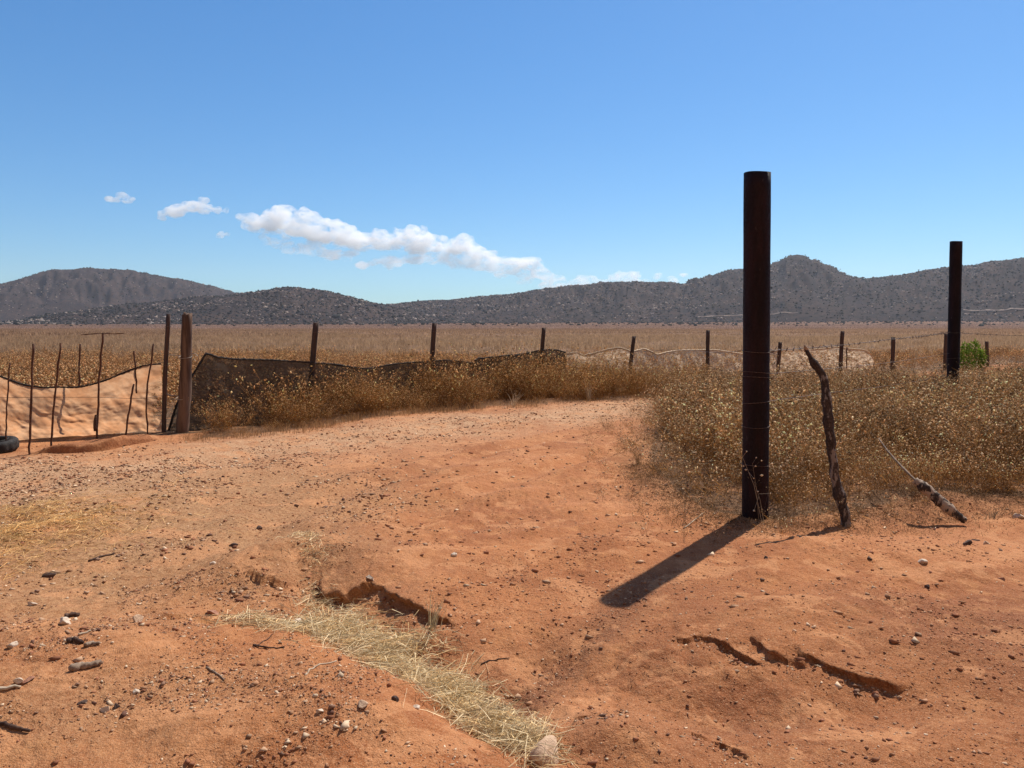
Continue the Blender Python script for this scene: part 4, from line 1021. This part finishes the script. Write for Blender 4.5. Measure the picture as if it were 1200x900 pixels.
def fallen():
    e = gp(1132, 611); D0 = e[1]; px = [(1132, 611), (1118, 601), (1100, 586), (1085, 573), (1072, 563)]; Dn = [D0, D0 + .05, D0 + .12, D0 + .19, D0 + .25]
    P = np.array([at(a, b, d) for (a, b), d in zip(px, Dn)]); z0 = gz(e[0], e[1]); L = np.array([e[0], e[1], z0])
    Q = spline(P, 26); rad = np.interp(np.linspace(0, 1, 26), [0, .1, .35, .7, 1], [3.0, 4.2, 6.2, 5.6, 4.8]) / F * D0
    root = empty('branch', L, 'fallen pale barked branch propped slantwise out of the weeds', 'branch')
    V, fs = branch_geo(Q - L, rad, 12, .07, 9, 4); np_mesh('limb', V, fs, M_BARK_PALE, None, False, root)
    px = [(1074, 564), (1055, 545), (1040, 528), (1030, 514)]; Dn = np.linspace(D0 + .26, D0 + 1.0, 4)
    P = np.array([at(a, b, d) for (a, b), d in zip(px, Dn)]); Q = spline(P, 26)
    V, fs = branch_geo(Q - L, np.interp(np.linspace(0, 1, 26), [0, 1], [1.5, .8]) / F * D0, 8, .08, 11, 3); np_mesh('thin_shoot', V, fs, M_STICK['grey'], None, False, root)
fallen()

# ------------------------------------------------------------------ tyre
def tyre():
    e = gp(11, 530); Rt, w = .30, .15; c = np.array([e[0] - Rt, e[1] + .12, 0]); z0 = gz(c[0], c[1])
    root = empty('tyre', (c[0], c[1], z0 - .01), 'worn black tyre lying flat and half buried beside the thin rods', 'tyre'); root.rotation_euler = (R(4), R(-3), .4)
    n = 72; a = np.linspace(0, 2 * math.pi, n, endpoint=False)
    prof = [(.60, .30), (.64, .12), (.80, .02), (.93, .05), (.985, .17), (1.0, .35), (1.0, .65), (.985, .83), (.93, .95), (.80, .98), (.64, .88), (.60, .70)]
    k = len(prof); V = []
    for r_, z in prof:
        g = np.where((np.arange(n) % 4 < 1) & (r_ > .97), .965, 1.0); V.append(np.c_[np.cos(a) * r_ * Rt * g, np.sin(a) * r_ * Rt * g, np.full(n, z * w)])
    j = np.arange(n); jn = (j + 1) % n
    q = np.concatenate([np.stack([(i % k) * n + j, (i % k) * n + jn, ((i + 1) % k) * n + jn, ((i + 1) % k) * n + j], 1) for i in range(k)])
    np_mesh('rubber_carcass', np.concatenate(V), q, M_TYRE, None, False, root)
    th = np.linspace(0, 2 * math.pi, 60); V, fs = tube_geo(np.c_[np.cos(th) * Rt * .63, np.sin(th) * Rt * .63, np.full(60, w * .97)], .008, 6, 0, 0, False); np_mesh('bead_ring', V, fs, M_TYRE, None, True, root)
tyre()

# low spoil bank at the foot of the rods
mb = []
nu, nv = 110, 40
L = np.array([gp(a, b) for a, b in [(28, 531), (55, 530), (95, 529), (125, 527), (150, 522), (190, 516)]]); S_ = spline(L, nu)
u = np.linspace(0, 1, nu); vv = np.linspace(-1, 1, nv)
U, W = np.meshgrid(u, vv); hgt = .14 * np.sin(U * math.pi) ** .9 * sstep(-1, -.80, W + .05 * fbm(U * 7, W * 0, 3, 9)) * (1 - sstep(-.6, 1, W)) * (1 + .2 * fbm(U * 5, W * 1, 3, 5)); 
X_ = S_[None, :, 0] + 0 * W; Y_ = S_[None, :, 1] + .28 + W * .34
V = np.stack([X_, Y_, ground(X_.ravel(), Y_.ravel()).reshape(X_.shape) + hgt - .012], -1).reshape(-1, 3)
i = np.arange(nu - 1)[None] + np.arange(nv - 1)[:, None] * nu
col = np.zeros((len(V), 4), np.float32); col[:, 3] = .5  # whole bank darkened, painting in the shade of its near face
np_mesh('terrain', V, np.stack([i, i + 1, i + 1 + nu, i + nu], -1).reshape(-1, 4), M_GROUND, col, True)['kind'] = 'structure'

# ------------------------------------------------------------------ clouds
def cloud_mat(name, dens, scale, lo):
    m, t = new_mat(name); w = NT(t)
    v = w.n('ShaderNodeMapping', i={'Vector': w.pos(), 'Scale': (1, 1, 1.9)}).outputs[0]
    n = w.noise(v, scale, 7, .66, .6)
    d = w.ramp(n, lo, lo + .22, dens * .0, dens)
    pv = w.n('ShaderNodeVolumePrincipled', i={'Color': (1, 1, 1, 1), 'Density': d, 'Anisotropy': .5}).outputs[0]
    o = w.n('ShaderNodeOutputMaterial'); t.links.new(pv, o.inputs['Volume']); 
    return m
CD = 9000.0
M_CLOUD = cloud_mat('cloud_vapour', .0135, .010, .37)
M_WISP = cloud_mat('thin_cloud_vapour', .0105, .0060, .40)
def cloud(name, puffs, label, mat, seed, vox=24, flat=.62):
    """puffs: (px, py, radius px) along the cloud; one closed lumpy mesh filled with vapour."""
    r = np.random.default_rng(seed); gs = []; v0, f0 = ico(2)
    c0 = at(puffs[0][0], puffs[0][1], CD)
    for px, py, rp in puffs:
        for k in range(4):
            c = at(px + r.normal(0, rp * .45), py + r.normal(0, rp * .3), CD + r.normal(0, rp * .6) * CD / F)
            s = rp * r.uniform(.5, 1.0) / F * CD
            gs.append((v0 * s * np.array([1.25, 1.1, flat]) + (c - c0), f0))
    V, fs = join(gs); o = np_mesh(name, V, fs, mat); o.location = c0
    md = o.modifiers.new('merge', 'REMESH'); md.mode = 'VOXEL'; md.voxel_size = vox
    tx = bpy.data.textures.new('cloud_lumps', 'CLOUDS'); tx.noise_scale = 80; tx.noise_depth = 3
    dm = o.modifiers.new('lumps', 'DISPLACE'); dm.texture = tx; dm.strength = 62; dm.mid_level = .46; dm.texture_coords = 'LOCAL'
    return tag(o, label, 'cloud')
UP = np.array([(292, 252), (305, 247), (318, 243), (335, 239), (350, 241), (372, 249), (400, 262), (425, 270), (440, 268), (460, 272), (482, 266), (500, 272), (520, 275), (548, 277), (556, 290), (580, 297), (606, 302), (632, 308), (640, 314)])
LO = np.array([(292, 262), (305, 280), (330, 288), (360, 296), (400, 302), (440, 306), (480, 302), (520, 302), (560, 308), (600, 314), (640, 322)])
rc = np.random.default_rng(12); pf, pv = [], []
for px in np.arange(294, 640, 4.2):
    u_, l_ = np.interp(px, UP[:, 0], UP[:, 1]), np.interp(px, LO[:, 0], LO[:, 1]); r_ = min(7.5, (l_ - u_) * .3) * rc.uniform(.45, 1.2)
    
    if vn(np.array([px * .06]), np.array([3.3]), 5)[0] > -.35: pf.append((px, u_ + r_ * .9 + rc.normal(0, 2.2), r_))
    if rc.random() < .75: pf.append((px + rc.normal(0, 3), u_ + (l_ - u_) * rc.uniform(.35, .6), r_ * 1.1))
for px in np.arange(300, 742, 7.0):
    u_, l_ = (np.interp(px, UP[:, 0], UP[:, 1]), np.interp(px, LO[:, 0], LO[:, 1])) if px < 636 else (318, 332)
    pv.append((px, l_ - 3 + rc.normal(0, 3) + (6 if 420 < px < 640 else 0), rc.uniform(5, 10)))
    if px < 640: pv.append((px, (u_ + l_) / 2 + rc.normal(0, 3), rc.uniform(8, 13)))
cloud('cloud', pf, 'long white cloud bank tapering down towards the hills', M_CLOUD, 1, 20)
cloud('cloud', pv, 'thin veil of cloud trailing under the long bank', M_WISP, 2, 20, .45)
cloud('cloud', [(193, 250, 6), (207, 247, 10), (222, 242, 10), (238, 242, 10), (250, 247, 7), (263, 247, 4)], 'small puffy white cloud, middle one of the three little ones', M_CLOUD, 3, 14)
cloud('cloud', [(131, 232, 5), (140, 233, 6), (153, 234, 5)], 'smallish flat white cloud, highest of the three little ones', M_CLOUD, 4, 10)
cloud('cloud', [(261, 274, 4), (265, 273.5, 3)], 'tiniest white cloud dot below the small puffy one', M_CLOUD, 5, 8)
cloud('cloud', [(745, 321, 5), (770, 323, 6), (800, 322, 5), (790, 328, 6), (760, 329, 6)], 'faint wisp of cloud low over the hill saddle', M_WISP, 6, 14, .45)

# ------------------------------------------------------------------ air
def haze(dens):
    x0, x1, y0_, y1, z0, z1 = -4600, 4600, -700, 4600, -15, 330
    v = np.array([(x, y, z) for z in (z0, z1) for y in (y0_, y1) for x in (x0, x1)], float)
    f = np.array([(0, 2, 3, 1), (4, 5, 7, 6), (0, 1, 5, 4), (2, 6, 7, 3), (0, 4, 6, 2), (1, 3, 7, 5)])
    m, t = new_mat('air'); w = NT(t)
    pv = w.n('ShaderNodeVolumePrincipled', i={'Color': (.80, .88, 1, 1), 'Density': dens, 'Anisotropy': .3}).outputs[0]
    o = w.n('ShaderNodeOutputMaterial'); t.links.new(pv, o.inputs['Volume'])
    np_mesh('haze', v, f, m)['kind'] = 'stuff'
haze(.000052)

# ------------------------------------------------------------------ light, sky, camera
S = np.array([1.42, 2.00, 2.95]); S /= np.linalg.norm(S); EL = math.asin(S[2]); AZ = math.atan2(S[0], S[1])
wd_ = bpy.data.worlds.new('World'); sc.world = wd_; wd_.use_nodes = True; t = wd_.node_tree; t.nodes.clear(); w = NT(t)
sky = w.n('ShaderNodeTexSky', sky_type='NISHITA', sun_disc=False, sun_elevation=EL, sun_rotation=AZ, altitude=200, air_density=1.0, dust_density=.25, ozone_density=2.2)
hs = w.n('ShaderNodeHueSaturation', i={'Color': sky.outputs[0], 'Saturation': 1.27, 'Value': .98})
gm_ = w.n('ShaderNodeGamma', i={0: hs.outputs[0], 1: .8})
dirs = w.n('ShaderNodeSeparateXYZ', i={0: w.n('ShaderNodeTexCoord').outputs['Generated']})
SKYC = w.mix(w.ramp(dirs.outputs[1], -.05, -.75), w.mix(1.0, gm_.outputs[0], (.84, 1.19, 1.50), 'MULTIPLY'), (3.3, 2.45, 1.85))  # warm sky half behind the camera, added as fill to warm the shadows
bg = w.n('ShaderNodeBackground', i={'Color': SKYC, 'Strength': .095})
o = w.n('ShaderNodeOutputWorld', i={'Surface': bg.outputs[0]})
ld = bpy.data.lights.new('sun', 'SUN'); ld.energy = 4.4; ld.angle = R(.53); ld.color = (1, .955, .88)
sun = link(bpy.data.objects.new('sun', ld)); sun.rotation_euler = Vector(S).to_track_quat('Z', 'Y').to_euler(); sun.location = (20, 30, 40)

cd = bpy.data.cameras.new('camera'); cam = link(bpy.data.objects.new('camera', cd)); sc.camera = cam
cd.sensor_width = 36; cd.lens = 36 * F / 1200; cd.clip_start = .05; cd.clip_end = 30000
cam.location = (0, 0, EYE); cam.rotation_euler = (R(90) - PITCH, 0, 0)

sc.view_settings.view_transform = 'Standard'; sc.view_settings.look = 'None'; sc.view_settings.gamma = 1; sc.view_settings.exposure = 0.37
cy = sc.cycles
cy.max_bounces = 16; cy.diffuse_bounces = 3; cy.transmission_bounces = 4; cy.transparent_max_bounces = 24; cy.volume_bounces = 14
cy.volume_step_rate = 2.0; cy.volume_max_steps = 96
cy.use_denoising = True
